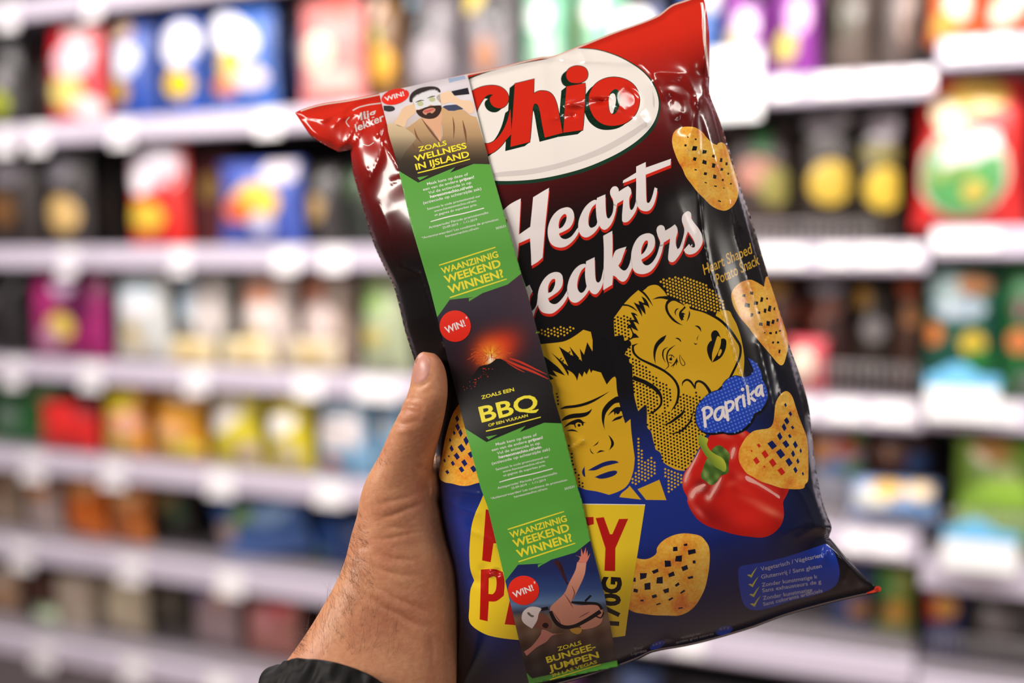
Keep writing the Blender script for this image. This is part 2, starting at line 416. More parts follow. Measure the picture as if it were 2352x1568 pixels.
goods(B, 'bag', 3, (828, 590, 950, 820), -0.08, (176, 186, 150), [((150, 180, 110), 872, 650, 36, 36), ((206, 190, 110), 866, 736, 34, 20)], 'pale green bag touching the dark side of the held bag', G3)
for i, (xa, xb, c, lab) in enumerate(((384, 500, (224, 204, 160), 'flat cream packet lying below the grey bag'), (505, 640, (226, 210, 170), 'flat cream packet lying below the cream bag'), (650, 790, (206, 190, 160), 'flat beige packet lying below the beige bag'))):
    goods('flat_packet', 'packet', 3, (xa, 776, xb, 816), -0.03, c, [((206, 176, 110), (xa + xb) / 2, 792, 30, 8)], lab, 'flat packets lying along the third shelf', t=0.02)
goods(B, 'bag', 3, (1744, 590, 1850, 920), -0.16, (60, 30, 28), [((196, 144, 70), 1780, 624, 28, 34), ((120, 60, 44), 1830, 700, 40, 30)], 'dark red-brown bag right of the small gold lettering', G3)
goods(B, 'bag', 3, (1850, 590, 1960, 910), -0.12, (52, 30, 28), [((150, 146, 156), 1900, 620, 40, 26), ((140, 78, 56), 1908, 680, 26, 24), ((110, 52, 38), 1870, 700, 24, 40)], 'dark brown bag with a copper spot behind the low fence', G3)
goods(B, 'bag', 3, (1960, 590, 2050, 906), -0.12, (42, 34, 28), [((176, 130, 58), 1976, 652, 28, 26), ((110, 104, 104), 2010, 730, 32, 34)], 'black bag with a gold spot behind the low fence', G3)
goods(B, 'bag', 3, (2050, 590, 2124, 900), -0.12, (60, 38, 30), [((176, 84, 50), 2084, 622, 24, 26), ((150, 96, 50), 2094, 690, 24, 30)], 'dark bag with orange spots left of the teal bag', G3)
goods(B, 'bag', 3, (2120, 580, 2298, 905), -0.05, (26, 76, 62), [((150, 164, 176), 2200, 690, 66, 28), ((120, 140, 140), 2170, 640, 50, 40), ((136, 84, 40), 2236, 634, 44, 24), ((206, 120, 60), 2136, 752, 26, 26), ((206, 176, 60), 2236, 772, 32, 28), ((46, 120, 60), 2250, 810, 40, 26)], 'dark teal bag with a grey-blue banner at the right', G3)
goods(B, 'bag', 3, (2300, 580, 2420, 905), -0.05, (34, 96, 50), [((206, 120, 70), 2338, 764, 28, 28), ((90, 60, 60), 2340, 690, 20, 30)], 'green bag with an orange spot at the right edge', G3)
goods('flat_packet', 'packet', 3, (1806, 774, 1902, 880), -0.055, (206, 66, 80), [((255, 236, 210), 1842, 824, 34, 30)], 'pink-red packet with a pale disc beside the middle heart crisp', 'small packets behind the wire fences', t=0.03)
# --- fourth shelf
goods(B, 'bag', 4, (-30, 840, 160, 1040), -0.10, (44, 110, 56), [((110, 160, 104), 110, 880, 30, 40), ((130, 146, 136), 40, 954, 30, 26), ((30, 84, 44), 60, 880, 40, 30)], 'dark green bag at the left end of the fourth shelf', G4)
goods('flat_packet', 'packet', 4, (88, 916, 236, 1030), -0.04, (212, 40, 40), [((130, 50, 52), 212, 930, 26, 18), ((226, 50, 46), 150, 974, 50, 26)], 'bright red packet lying in front of the green bag', 'small packets on the fourth shelf', t=0.035)
goods(B, 'bag', 4, (238, 876, 348, 1058), -0.07, (232, 150, 56), [((236, 214, 60), 290, 916, 48, 30), ((236, 176, 150), 312, 972, 32, 28), ((236, 206, 110), 290, 1024, 44, 18)], 'orange bag with a yellow top on the fourth shelf, left one', G4)
goods(B, 'bag', 4, (350, 850, 482, 1066), -0.07, (216, 150, 40), [((226, 206, 190), 430, 868, 44, 24), ((180, 96, 30), 366, 930, 20, 40), ((240, 180, 120), 412, 976, 40, 34), ((246, 226, 90), 436, 1026, 44, 22)], 'golden bag with a pale top beside the orange bag', G4)
goods(B, 'bag', 4, (482, 850, 612, 1076), -0.07, (222, 206, 60), [((244, 236, 226), 522, 926, 56, 50, 0.3), ((200, 180, 40), 500, 1000, 30, 20), ((200, 176, 170), 590, 1030, 30, 26)], 'yellow crisp bag with white oval, left one of two', G4)
goods(B, 'bag', 4, (612, 856, 728, 1086), -0.06, (226, 206, 50), [((252, 246, 236), 652, 948, 52, 36, 0.15), ((206, 190, 60), 640, 1004, 44, 20), ((226, 214, 190), 680, 1030, 30, 24)], 'yellow crisp bag with white oval, right one of two', G4)
goods(B, 'bag', 4, (726, 862, 866, 1100), -0.05, (130, 178, 212), [((226, 216, 216), 790, 962, 62, 56, 0, 'r'), ((160, 156, 160), 780, 940, 40, 8), ((176, 196, 214), 800, 900, 44, 18), ((214, 130, 90), 770, 1060, 24, 24)], 'light blue bag with a white panel left of the thumb', G4)
goods(B, 'bag', 4, (862, 880, 992, 1110), -0.08, (120, 172, 210), [((236, 240, 246), 890, 960, 24, 30), ((226, 236, 246), 860, 1050, 30, 26)], 'light blue bag half hidden behind the thumb', G4)
goods(B, 'bag', 4, (1858, 940, 1992, 1220), -0.19, (206, 206, 220), [((236, 160, 100), 1880, 1040, 36, 40), ((214, 84, 60), 1946, 1026, 34, 26), ((110, 150, 206), 1916, 1090, 36, 26), ((80, 160, 80), 1966, 1100, 24, 30), ((120, 180, 80), 1970, 990, 20, 30)], 'multicoloured bag with a rainbow of patches right of the held bag', G4)
goods(B, 'bag', 4, (1990, 950, 2144, 1220), -0.20, (66, 44, 42), [((130, 76, 44), 2040, 1040, 40, 30), ((56, 84, 140), 2110, 1066, 36, 30), ((60, 70, 120), 2040, 986, 40, 20)], 'dark brown bag with blue patches set back on the fourth shelf', G4)
goods(B, 'bag', 4, (1944, 1090, 2160, 1240), -0.075, (150, 170, 214), [((226, 226, 214), 2000, 1150, 50, 30), ((226, 176, 60), 2040, 1120, 44, 24), ((236, 206, 160), 2120, 1120, 34, 28), ((90, 150, 206), 2100, 1172, 60, 16)], 'slumped pale blue packet with yellow picture, fourth shelf', G4, t=0.05)
goods(B, 'bag', 4, (2186, 1000, 2420, 1290), -0.10, (132, 170, 60), [((206, 150, 80), 2270, 1030, 50, 30), ((226, 236, 170), 2306, 1092, 32, 30), ((150, 190, 70), 2300, 1120, 60, 30)], 'lime green bag behind the tall fence at the right', G4)
# --- fifth shelf
goods(B, 'bag', 5, (-30, 1056, 60, 1240), -0.08, (172, 150, 130), [((130, 84, 44), 16, 1120, 30, 20)], 'beige bag with a brown patch, left end of the fifth shelf', G5)
goods(B, 'bag', 5, (60, 1060, 152, 1246), -0.07, (196, 176, 170), [((222, 150, 90), 110, 1120, 30, 26), ((220, 206, 206), 116, 1080, 28, 20)], 'pale bag with an orange spot left of the orange bag', G5)
goods(B, 'bag', 5, (152, 1080, 256, 1256), -0.06, (214, 110, 30), [((230, 160, 100), 208, 1116, 34, 30), ((200, 96, 30), 210, 1170, 40, 24)], 'orange bag, left one of two on the fifth shelf', G5)
goods(B, 'bag', 5, (254, 1076, 352, 1264), -0.06, (206, 116, 44), [((232, 170, 116), 312, 1126, 34, 36), ((150, 84, 50), 300, 1190, 36, 16)], 'orange bag, right one of two on the fifth shelf', G5)
goods(B, 'bag', 5, (352, 1090, 456, 1270), -0.14, (46, 42, 34), [((130, 110, 72), 398, 1150, 30, 28), ((50, 96, 60), 430, 1184, 16, 22)], 'black bag with an olive spot right of the orange bags', G5)
goods(B, 'bag', 5, (500, 1130, 736, 1300), -0.08, (74, 110, 176), [((196, 170, 160), 540, 1206, 34, 30), ((140, 180, 90), 596, 1172, 40, 22), ((150, 186, 232), 664, 1182, 46, 26)], 'slumped blue bag with lime and pink patches by the wrist', G5, lean=-0.25)
goods(B, 'bag', 5, (720, 1180, 860, 1330), -0.10, (40, 70, 130), [((60, 130, 80), 740, 1290, 24, 16), ((40, 90, 170), 756, 1240, 24, 24)], 'dark blue bag partly hidden behind the wrist', G5)
goods(B, 'bag', 5, (1900, 1290, 2010, 1470), -0.12, (70, 84, 130), [((190, 130, 60), 1980, 1400, 30, 24)], 'slate blue bag below the corner of the held bag', G5)
goods(B, 'bag', 5, (2010, 1300, 2104, 1480), -0.10, (130, 140, 60), [((70, 140, 70), 2024, 1340, 24, 40), ((206, 150, 60), 2056, 1400, 30, 30), ((96, 60, 60), 2024, 1396, 14, 20)], 'green and yellow bag beside the red tip of the held bag', G5)
goods(B, 'bag', 5, (2124, 1290, 2218, 1500), -0.10, (40, 50, 110), [((224, 84, 40), 2126, 1370, 34, 34), ((226, 160, 70), 2170, 1360, 28, 30), ((206, 180, 110), 2136, 1310, 24, 14)], 'navy bag with a red and orange picture under the blue card', G5)
goods(B, 'bag', 5, (2206, 1340, 2400, 1520), -0.20, (96, 90, 88), [((150, 140, 140), 2280, 1430, 40, 40)], 'grey bag set back behind the tall fence at lower right', G5)
# --- bottom shelf
goods(B, 'bag', 6, (-30, 1300, 56, 1500), -0.06, (206, 170, 140), [((240, 226, 220), 16, 1340, 28, 24), ((214, 150, 70), 20, 1384, 30, 20)], 'cream and orange bag, left end of the bottom shelf', G6)
goods(B, 'bag', 6, (58, 1300, 142, 1506), -0.14, (110, 74, 64), [((80, 44, 36), 96, 1330, 24, 26)], 'red-brown bag set back on the bottom shelf', G6)
goods('flat_packet', 'packet', 6, (80, 1386, 142, 1510), -0.02, (190, 204, 172), [((206, 222, 190), 124, 1430, 30, 20)], 'pale green packet standing before the red-brown bag', 'small packets on the bottom shelf', t=0.03)
goods('carton_pack', 'box', 6, (146, 1316, 234, 1520), -0.08, (222, 204, 184), [((232, 214, 200), 190, 1370, 24, 30)], 'cream carton on the bottom shelf', G6, t=0.04, kind='box')
goods(B, 'bag', 6, (240, 1320, 350, 1530), -0.06, (216, 200, 172), [((236, 222, 190), 290, 1420, 40, 40)], 'beige bag right of the cream carton', G6)
goods(B, 'bag', 6, (352, 1324, 440, 1540), -0.14, (96, 88, 78), [((120, 110, 96), 396, 1380, 24, 40)], 'olive grey bag set back on the bottom shelf', G6)
goods(B, 'bag', 6, (442, 1330, 560, 1545), -0.07, (180, 156, 160), [((150, 140, 180), 476, 1366, 24, 24), ((196, 140, 100), 520, 1370, 20, 22)], 'mauve bag with an orange spot on the bottom shelf', G6)
goods(B, 'bag', 6, (560, 1360, 700, 1560), -0.07, (196, 130, 120), [((214, 70, 76), 660, 1390, 34, 24), ((232, 160, 166), 623, 1427, 32, 28)], 'pink-red bag on the bottom shelf left of the forearm', G6)
goods(B, 'bag', 6, (1420, 1530, 1520, 1700), -0.08, (90, 110, 160), [((120, 140, 190), 1450, 1560, 30, 24)], 'slate blue bag low down under the held bag', G6)
# --- goods that stand behind the held bag
hr_ = random.Random(3)
cols_ = [(170, 60, 50), (60, 90, 150), (200, 170, 60), (90, 130, 80), (60, 52, 52), (190, 140, 90), (120, 70, 120)]
for row_, xa_, xb_, yt_ in ((2, 930, 1640, 330), (3, 960, 1720, 600), (4, 1030, 1840, 880), (5, 900, 1880, 1180), (6, 740, 1400, 1400)):
    x_ = xa_
    while x_ < xb_ - 60:
        w_ = hr_.uniform(104, 136)
        if x_ + w_ > xb_: break
        c_ = hr_.choice(cols_)
        goods(B, 'bag', row_, (x_, yt_ + hr_.uniform(-14, 20), x_ + w_ - 8, yt_ + 240), -0.12, c_, [((232, 224, 220), x_ + w_ / 2, yt_ + 70, 34, 26), ((224, 180, 80), x_ + w_ / 2, yt_ + 150, 30, 28)], 'crisp bag on a shelf hidden behind the held bag', 'goods hidden behind the held bag')
        x_ += w_
# --- cards hung on the rails
def card(px0, py0, px1, py1, dn, label, header=None):
    s0, zt = wall(px0, py0, dn); s1, zb = wall(px1, py1, dn)
    w = s1 - s0; h = zt - zb
    root = empty('sign_card', wpt((s0 + s1) / 2, dn, zb), label, 'sign', rot=(0, 0, WROT))
    if header is None:
        link('card', box_mesh('card', -w / 2, w / 2, -0.0015, 0.0015, 0, h, 0.001), mat('card_white', (255, 255, 255), 0.4, var=0.02), root)
        link('holder', box_mesh('holder', -0.02, 0.02, 0.002, 0.012, h * 0.3, h * 0.42, 0.001), shelf_m, root)
    else:
        link('card', box_mesh('card', -w / 2, w / 2, -0.0015, 0.0015, 0, h * 0.58, 0.001), mat('card_white', (255, 255, 255), 0.4, var=0.02), root)
        V = [(-w / 2, -0.0015, h * 0.58)]; pts = []
        n = 20
        for i in range(n + 1):
            x = -w / 2 + w * i / n
            u = i / n
            top = 0.80 + 0.20 * max(0, math.sin(math.pi * min(max((u - 0.12) / 0.62, 0), 1)))
            pts.append((x, h * top))
        pts = [(-w / 2, h * 0.581)] + pts + [(w / 2, h * 0.581)]
        nn = len(pts)
        V = [(x, y, z) for y in (-0.0015, 0.0015) for x, z in pts]
        F = [tuple(range(nn)), tuple(range(2 * nn - 1, nn - 1, -1))] + [(i, nn + i, nn + (i + 1) % nn, (i + 1) % nn) for i in range(nn)]
        link('card_header', mesh('card_header', V, F, False), mat('card_blue', header, 0.4, var=0.03), root)
        link('holder', box_mesh('holder', -0.02, 0.02, 0.002, 0.02, h * 0.2, h * 0.3, 0.001), shelf_m, root)
    return root
card(1626, 116, 1746, 272, 0.045, 'blank white sign card on the rail right of the red corner')
card(2128, 832, 2292, 972, 0.05, 'white card with an arched sky blue header, upper one at right', (120, 196, 240))
card(2168, 1186, 2336, 1322, 0.07, 'white card with an arched sky blue header, lower one at right', (130, 196, 240))
s, z = wall(1456, 66, 0.02)
dr = empty('round_sign', wpt(s, 0.02, z), 'round white disc on the rail above the white logo', 'sign', rot=(0, 0, WROT))
V = []
for yy in (-0.002, 0.002):
    V += [(0.052 * math.cos(a * math.pi / 16), yy, 0.052 * math.sin(a * math.pi / 16)) for a in range(32)]
F = [tuple(range(32)), tuple(range(63, 31, -1))] + [(i, 32 + i, 32 + (i + 1) % 32, (i + 1) % 32) for i in range(32)]
link('disc', mesh('disc', V, F, False), mat('card_white'), dr)
link('clip', box_mesh('clip', -0.01, 0.01, 0.003, 0.02, -0.07, -0.02, 0.001), shelf_m, dr)

# ================================================================== print on curved film: 2-D outlines cut to a fine grid and laid on a surface
def parse(txt, x0=0.0, y0=0.0, s=1.0, n=5, smooth=True, close=True):
    """'x,y x,y* ...' -> list of points; a star marks a corner, the rest is a smooth curve"""
    P, C = [], []
    for w in txt.split():
        c = w.endswith('*')
        a, b = w.rstrip('*').split(',')
        P.append((x0 + float(a) / s, y0 + float(b) / s)); C.append(c)
    if not smooth:
        return P
    N = len(P); out = []
    rng = range(N) if close else range(N - 1)
    for i in rng:
        j = (i + 1) % N
        p1, p2 = np.array(P[i]), np.array(P[j])
        if C[i] and C[j]:
            out.append(tuple(p1)); continue
        h = (i - 1) % N; k = (j + 1) % N
        p0 = np.array(P[h]); p3 = np.array(P[k])
        if C[i] or (not close and i == 0): p0 = p1 - (p2 - p1) * 0.5
        if C[j] or (not close and j == N - 1): p3 = p2 + (p2 - p1) * 0.5
        d = np.linalg.norm(p2 - p1)
        m1 = (p2 - p0); m2 = (p3 - p1)
        l1 = np.linalg.norm(m1) + 1e-9; l2 = np.linalg.norm(m2) + 1e-9
        m1 = m1 / l1 * d; m2 = m2 / l2 * d
        nn = max(2, min(n, int(d / 2.0) + 1))
        for q in range(nn):
            t = q / nn
            a = 2 * t ** 3 - 3 * t ** 2 + 1; b = t ** 3 - 2 * t ** 2 + t; c = -2 * t ** 3 + 3 * t ** 2; e = t ** 3 - t ** 2
            out.append(tuple(a * p1 + b * m1 + c * p2 + e * m2))
    if not close:
        out.append(P[-1])
    return out
def tri(loops, raw=False):
    """loops: [outer, hole, ...] -> list of 2-D triangles"""
    if len(loops) == 1 and not raw:
        xs = [p[0] for p in loops[0]]; ys = [p[1] for p in loops[0]]
        if (max(xs) - min(xs)) * (max(ys) - min(ys)) > 1200:
            return [('P', loops[0])]
    vs = [[Vector((x, y, 0)) for x, y in l] for l in loops]
    flat = [p for l in loops for p in l]
    out = []
    for a, b, c in tessellate_polygon(vs):
        out.append((flat[a], flat[b], flat[c]))
    return out
def stroke(pts, ws):
    """a brush line: 2-D triangles of a ribbon with varying width"""
    pts = [np.array(p, float) for p in pts]
    if not isinstance(ws, (list, tuple)): ws = [ws] * len(pts)
    ws = [w if isinstance(w, (int, float)) else w for w in ws]
    Lp, Rp = [], []
    for i, p in enumerate(pts):
        t = pts[min(i + 1, len(pts) - 1)] - pts[max(i - 1, 0)]
        t = t / (np.linalg.norm(t) + 1e-9); nrm = np.array((-t[1], t[0]))
        Lp.append(tuple(p + nrm * ws[i] / 2)); Rp.append(tuple(p - nrm * ws[i] / 2))
    T = []
    for i in range(len(pts) - 1):
        T.append((Lp[i], Rp[i], Rp[i + 1])); T.append((Lp[i], Rp[i + 1], Lp[i + 1]))
    return T
def brush(txt, ws, x0=0, y0=0, s=1.0, sub=5, caps=False):
    P = parse(txt, x0, y0, s, smooth=False)
    if not isinstance(ws, (list, tuple)): ws = [ws] * len(P)
    Q = [(p[0], p[1], w / s) for p, w in zip(P, ws)]
    out = []
    for i in range(len(Q) - 1):
        p0 = np.array(Q[max(i - 1, 0)]); p1 = np.array(Q[i]); p2 = np.array(Q[i + 1]); p3 = np.array(Q[min(i + 2, len(Q) - 1)])
        for q in range(sub):
            t = q / sub
            out.append(0.5 * (2 * p1 + (p2 - p0) * t + (2 * p0 - 5 * p1 + 4 * p2 - p3) * t * t + (3 * p1 - p0 - 3 * p2 + p3) * t ** 3))
    out.append(np.array(Q[-1]))
    T = stroke([o[:2] for o in out], [max(0.15, float(o[2])) for o in out])
    if caps:
        for o in (out[0], out[-1]):
            T += disc(o[0], o[1], o[2] / 2, 10)
    return T
def disc(x, y, r, n=8, ry=None, rot=0.0):
    ry = r if ry is None else ry
    c, s = math.cos(rot), math.sin(rot)
    P = []
    for k in range(n):
        a = 2 * math.pi * k / n
        dx, dy = r * math.cos(a), ry * math.sin(a)
        P.append((x + dx * c - dy * s, y + dx * s + dy * c))
    return [(P[0], P[k], P[k + 1]) for k in range(1, n - 1)]
def inside(poly, x, y):
    r = False
    j = len(poly) - 1
    for i in range(len(poly)):
        xi, yi = poly[i]; xj, yj = poly[j]
        if (yi > y) != (yj > y) and x < (xj - xi) * (y - yi) / (yj - yi) + xi:
            r = not r
        j = i
    return r
def halftone(poly, a, b, r, o=(0, 0), n=8):
    xs = [p[0] for p in poly]; ys = [p[1] for p in poly]
    T = []
    det = a[0] * b[1] - a[1] * b[0]
    R = int((max(xs) - min(xs) + max(ys) - min(ys)) / 5) + 4
    cx, cy = min(xs), min(ys)
    for i in range(-R, R):
        for j in range(-R, R):
            x = cx + o[0] + i * a[0] + j * b[0]; y = cy + o[1] + i * a[1] + j * b[1]
            if min(xs) <= x <= max(xs) and min(ys) <= y <= max(ys) and inside(poly, x, y):
                T += disc(x, y, r, n)
    return T
_fontcache = {}
def text(s, p0, p1, cap, bold=0.0, lean=0.0, up=None):
    """lettering set on the baseline p0 -> p1 (pixels), capital height cap; returns 2-D triangles"""
    key = (s, bold)
    if key not in _fontcache:
        cu = bpy.data.curves.new('t', 'FONT'); cu.body = s; cu.size = 1.0; cu.resolution_u = 3; cu.offset = bold
        ob = bpy.data.objects.new('t', cu)
        me = ob.to_mesh()
        me.calc_loop_triangles()
        V = [(v.co.x, v.co.y) for v in me.vertices]
        T = [tuple(t.vertices) for t in me.loop_triangles]
        ob.to_mesh_clear()
        bpy.data.objects.remove(ob); bpy.data.curves.remove(cu)
        _fontcache[key] = (V, T)
    V, T = _fontcache[key]
    if not V: return []
    x0 = min(v[0] for v in V); x1 = max(v[0] for v in V)
    p0 = np.array(p0, float); p1 = np.array(p1, float)
    d = p1 - p0; L = np.linalg.norm(d); d = d / L
    u = np.array((d[1], -d[0])) if up is None else np.array(up, float) / np.linalg.norm(up)
    k = cap / 0.70
    Q = [tuple(p0 + d * ((x - x0) / (x1 - x0) * L) + u * (y * k) + d * (y * k * lean)) for x, y in V]
    return [(Q[a], Q[b], Q[c]) for a, b, c in T]
def clip_half(P, ax, val, keep_less):
    out = []
    n = len(P)
    for i in range(n):
        p = P[i]; q = P[(i + 1) % n]
        dp = p[ax] - val; dq = q[ax] - val
        if keep_less: dp, dq = -dp, -dq
        if dp >= 0: out.append(p)
        if (dp > 1e-9 and dq < -1e-9) or (dp < -1e-9 and dq > 1e-9):
            t = dp / (dp - dq)
            out.append((p[0] + (q[0] - p[0]) * t, p[1] + (q[1] - p[1]) * t))
    return out
def clip_diag(P, x0, y0, lower):
    # the diagonal of a cell from its top left to its bottom right: (y-y0) - (x-x0) = 0
    out = []
    n = len(P)
    for i in range(n):
        p = P[i]; q = P[(i + 1) % n]
        dp = (p[1] - y0) - (p[0] - x0); dq = (q[1] - y0) - (q[0] - x0)
        if not lower: dp, dq = -dp, -dq
        if dp >= 0: out.append(p)
        if (dp > 1e-9 and dq < -1e-9) or (dp < -1e-9 and dq > 1e-9):
            t = dp / (dp - dq)
            out.append((p[0] + (q[0] - p[0]) * t, p[1] + (q[1] - p[1]) * t))
    return out
class Surface:
    """a curved sheet given by heights on a pixel grid; lays outlines on itself"""
    def __init__(self, x0, y0, x1, y1, step, pos, nrm):
        self.x0, self.y0, self.step = x0, y0, step
        self.pos, self.nrm = pos, nrm           # [row, col, 3]
        self.ny, self.nx = pos.shape[:2]
    def sample(self, XY, off):
        XY = np.asarray(XY)
        gx = np.clip((XY[:, 0] - self.x0) / self.step, 0, self.nx - 1.001); gy = np.clip((XY[:, 1] - self.y0) / self.step, 0, self.ny - 1.001)
        i = np.floor(gx + 1e-9).astype(int); j = np.floor(gy + 1e-9).astype(int)
        fx = (gx - i)[:, None]; fy = (gy - j)[:, None]
        def tri_interp(A):
            a, b, c, d = A[j, i], A[j, i + 1], A[j + 1, i], A[j + 1, i + 1]
            lo = a + (c - a) * fy + (d - c) * fx
            hi = a + (b - a) * fx + (d - b) * fy
            return np.where(fy >= fx, lo, hi)
        P = tri_interp(self.pos); N = tri_interp(self.nrm)
        N = N / np.linalg.norm(N, axis=1)[:, None]
        return P + N * off, N
    def lay(self, name, T, m, layer, parent, colfn=None, diag=True, **kw):
        st = self.step
        idx = {}; XY = []; F = []
        def vid(p):
            k = (int(p[0] * 200 + 20000.5), int(p[1] * 200 + 20000.5))
            if k not in idx:
                idx[k] = len(XY); XY.append(p)
            return idx[k]
        def emit(Q, xa, ya):
            for lower in (True, False):
                D = clip_diag(Q, xa, ya, lower)
                if len(D) < 3: continue
                ids = []
                for p in D:
                    v = vid(p)
                    if not ids or ids[-1] != v: ids.append(v)
                if len(ids) > 1 and ids[0] == ids[-1]: ids.pop()
                if len(ids) >= 3 and len(set(ids)) == len(ids):
                    F.append(ids[::-1])
        def big(loop):
            # a large outline: whole grid cells inside it, cut cells along its edge
            n = len(loop); edge = set()
            for i in range(n):
                (ax, ay), (bx, by) = loop[i], loop[(i + 1) % n]
                k = max(1, int(math.hypot(bx - ax, by - ay) / 0.5))
                for q in range(k + 1):
                    edge.add((int((ax + (bx - ax) * q / k - self.x0) // st), int((ay + (by - ay) * q / k - self.y0) // st)))
            ca = min(e[0] for e in edge); cb = max(e[0] for e in edge); ra = min(e[1] for e in edge); rb_ = max(e[1] for e in edge)
            CX, CY = np.meshgrid(self.x0 + (np.arange(ca, cb + 1) + 0.5) * st, self.y0 + (np.arange(ra, rb_ + 1) + 0.5) * st)
            M = poly_mask(CX, CY, loop)
            for j, i in zip(*np.nonzero(M)):
                c, r = ca + int(i), ra + int(j)
                if (c, r) in edge: continue
                xa, ya = self.x0 + c * st, self.y0 + r * st
                a, b, d, e = vid((xa, ya)), vid((xa + st, ya)), vid((xa, ya + st)), vid((xa + st, ya + st))
                F.append([a, d, e]); F.append([a, e, b])
            cols = {}
            for c, r in edge: cols.setdefault(c, []).append(r)
            ar = sum(loop[i][0] * loop[(i + 1) % n][1] - loop[(i + 1) % n][0] * loop[i][1] for i in range(n))
            lp = loop if ar > 0 else loop[::-1]
            for c, rr in cols.items():
                xa = self.x0 + c * st
                P = clip_half(clip_half(lp, 0, xa, False), 0, xa + st, True)
                if len(P) < 3: continue
                for r in rr:
                    ya = self.y0 + r * st
                    Q = clip_half(clip_half(P, 1, ya, False), 1, ya + st, True)
                    if len(Q) < 3: continue
                    for a, b, d in tessellate_polygon([[Vector((x, y, 0)) for x, y in Q]]):
                        t = (Q[a], Q[b], Q[d])
                        ar = (t[1][0] - t[0][0]) * (t[2][1] - t[0][1]) - (t[2][0] - t[0][0]) * (t[1][1] - t[0][1])
                        if abs(ar) < 1e-5: continue
                        emit(t if ar > 0 else (t[0], t[2], t[1]), xa, ya)
        for t in T:
            if t[0] == 'P':
                big(t[1]); continue
            xs = [p[0] for p in t]; ys = [p[1] for p in t]
            ar = (t[1][0] - t[0][0]) * (t[2][1] - t[0][1]) - (t[2][0] - t[0][0]) * (t[1][1] - t[0][1])
            if abs(ar) < 1e-6: continue
            if ar < 0: t = (t[0], t[2], t[1])
            ca = int((min(xs) - self.x0) // st); cb = int((max(xs) - self.x0 - 1e-9) // st)
            for c in range(ca, cb + 1):
                xa = self.x0 + c * st
                P = list(t)
                if ca != cb:
                    P = clip_half(clip_half(P, 0, xa, False), 0, xa + st, True)
                if len(P) < 3: continue
                yy = [p[1] for p in P]
                ra = int((min(yy) - self.y0) // st); rb_ = int((max(yy) - self.y0 - 1e-9) // st)
                for r in range(ra, rb_ + 1):
                    ya = self.y0 + r * st
                    Q = P
                    if ra != rb_:
                        Q = clip_half(clip_half(P, 1, ya, False), 1, ya + st, True)
                    if len(Q) >= 3: emit(Q, xa, ya)
        if not F: return None
        P, N = self.sample(np.array(XY), 0.00002 * layer)
        me = bpy.data.meshes.new(name)
        me.from_pydata([tuple(p) for p in P], [], F)
        me.update()
        me.polygons.foreach_set('use_smooth', [True] * len(me.polygons))
        uv = me.uv_layers.new(name='print')
        li = np.empty(len(me.loops), int); me.loops.foreach_get('vertex_index', li)
        A = np.array(XY)
        uv.data.foreach_set('uv', (A[li] / 1000.0).ravel())
        if colfn is not None:
            ca_ = me.color_attributes.new('Print', 'FLOAT_COLOR', 'POINT')
            C = colfn(A[:, 0], A[:, 1])
            C = np.concatenate([np.clip(C, 0, 255) / 255.0, np.ones((len(A), 1))], 1)
            C[:, :3] = np.where(C[:, :3] <= 0.04045, C[:, :3] / 12.92, ((C[:, :3] + 0.055) / 1.055) ** 2.4)
            ca_.data.foreach_set('color', C.ravel())
        me.normals_split_custom_set_from_vertices([tuple(n) for n in N])
        return link(name, me, m, parent, **kw)
def poly_dist(X, Y, pts, closed=False):
    """distance of every grid point to a polyline"""
    D = np.full(X.shape, 1e9)
    n = len(pts)
    for i in range(n if closed else n - 1):
        ax, ay = pts[i]; bx, by = pts[(i + 1) % n]
        vx, vy = bx - ax, by - ay
        L2 = vx * vx + vy * vy + 1e-9
        t = np.clip(((X - ax) * vx + (Y - ay) * vy) / L2, 0, 1)
        D = np.minimum(D, np.hypot(X - ax - t * vx, Y - ay - t * vy))
    return D
def poly_mask(X, Y, poly):
    M = np.zeros(X.shape, bool)
    j = len(poly) - 1
    for i in range(len(poly)):
        xi, yi = poly[i]; xj, yj = poly[j]
        if yi != yj:
            c = ((yi > Y) != (yj > Y)) & (X < (xj - xi) * (Y - yi) / (yj - yi) + xi)
            M ^= c
        j = i
    return M
def sstep(a, b, x):
    t = np.clip((x - a) / (b - a), 0, 1)
    return t * t * (3 - 2 * t)

# ================================================================== the held bag
BAGD = 0.57                                      # distance of the bag's seam plane
e_left = parse('677,259* 700,292 715,312 745,332 778,349* 805,344* 808,372 812,400 835,480 858,560 886,620 903,655 918,710 930,760 952,830 975,900 992,980 1001,1060 1004,1110 1014,1190 1030,1260 1043,1320 1048,1400 1046,1480 1038,1560 1022,1650*', close=False)
e_bot = parse('1022,1650* 1150,1610 1215,1590 1340,1556 1418,1531 1465,1513 1500,1497 1589,1481 1713,1447 1807,1413 1900,1387 1975,1369 2018,1360 2025,1352*', close=False)
e_right = parse('2025,1352* 2003,1341 1962,1298 1931,1264 1904,1233* 1910,1211 1900,1183 1886,1140 1871,1050 1863,977 1857,930 1838,863 1813,791 1791,713 1770,650 1745,567 1726,503 1700,427 1675,344 1650,267 1630,214 1630,180 1629,84 1622,20 1614,-14*', close=False)
e_top = parse('1614,-14* 1574,0 1543,11 1509,36 1411,73 1324,108 1268,129 1240,131 1139,156 1060,172 985,190 875,214 800,229 740,238 700,249 677,259*', close=False)
OUT = e_left[:-1] + e_bot[:-1] + e_right[:-1] + e_top[:-1]
STEP = 5.0
GX0, GY0, GX1, GY1 = 655.0, -40.0, 2060.0, 1680.0
gx = np.arange(GX0, GX1 + 0.1, STEP); gy = np.arange(GY0, GY1 + 0.1, STEP)
X, Y = np.meshgrid(gx, gy)
IN = poly_mask(X, Y, OUT)
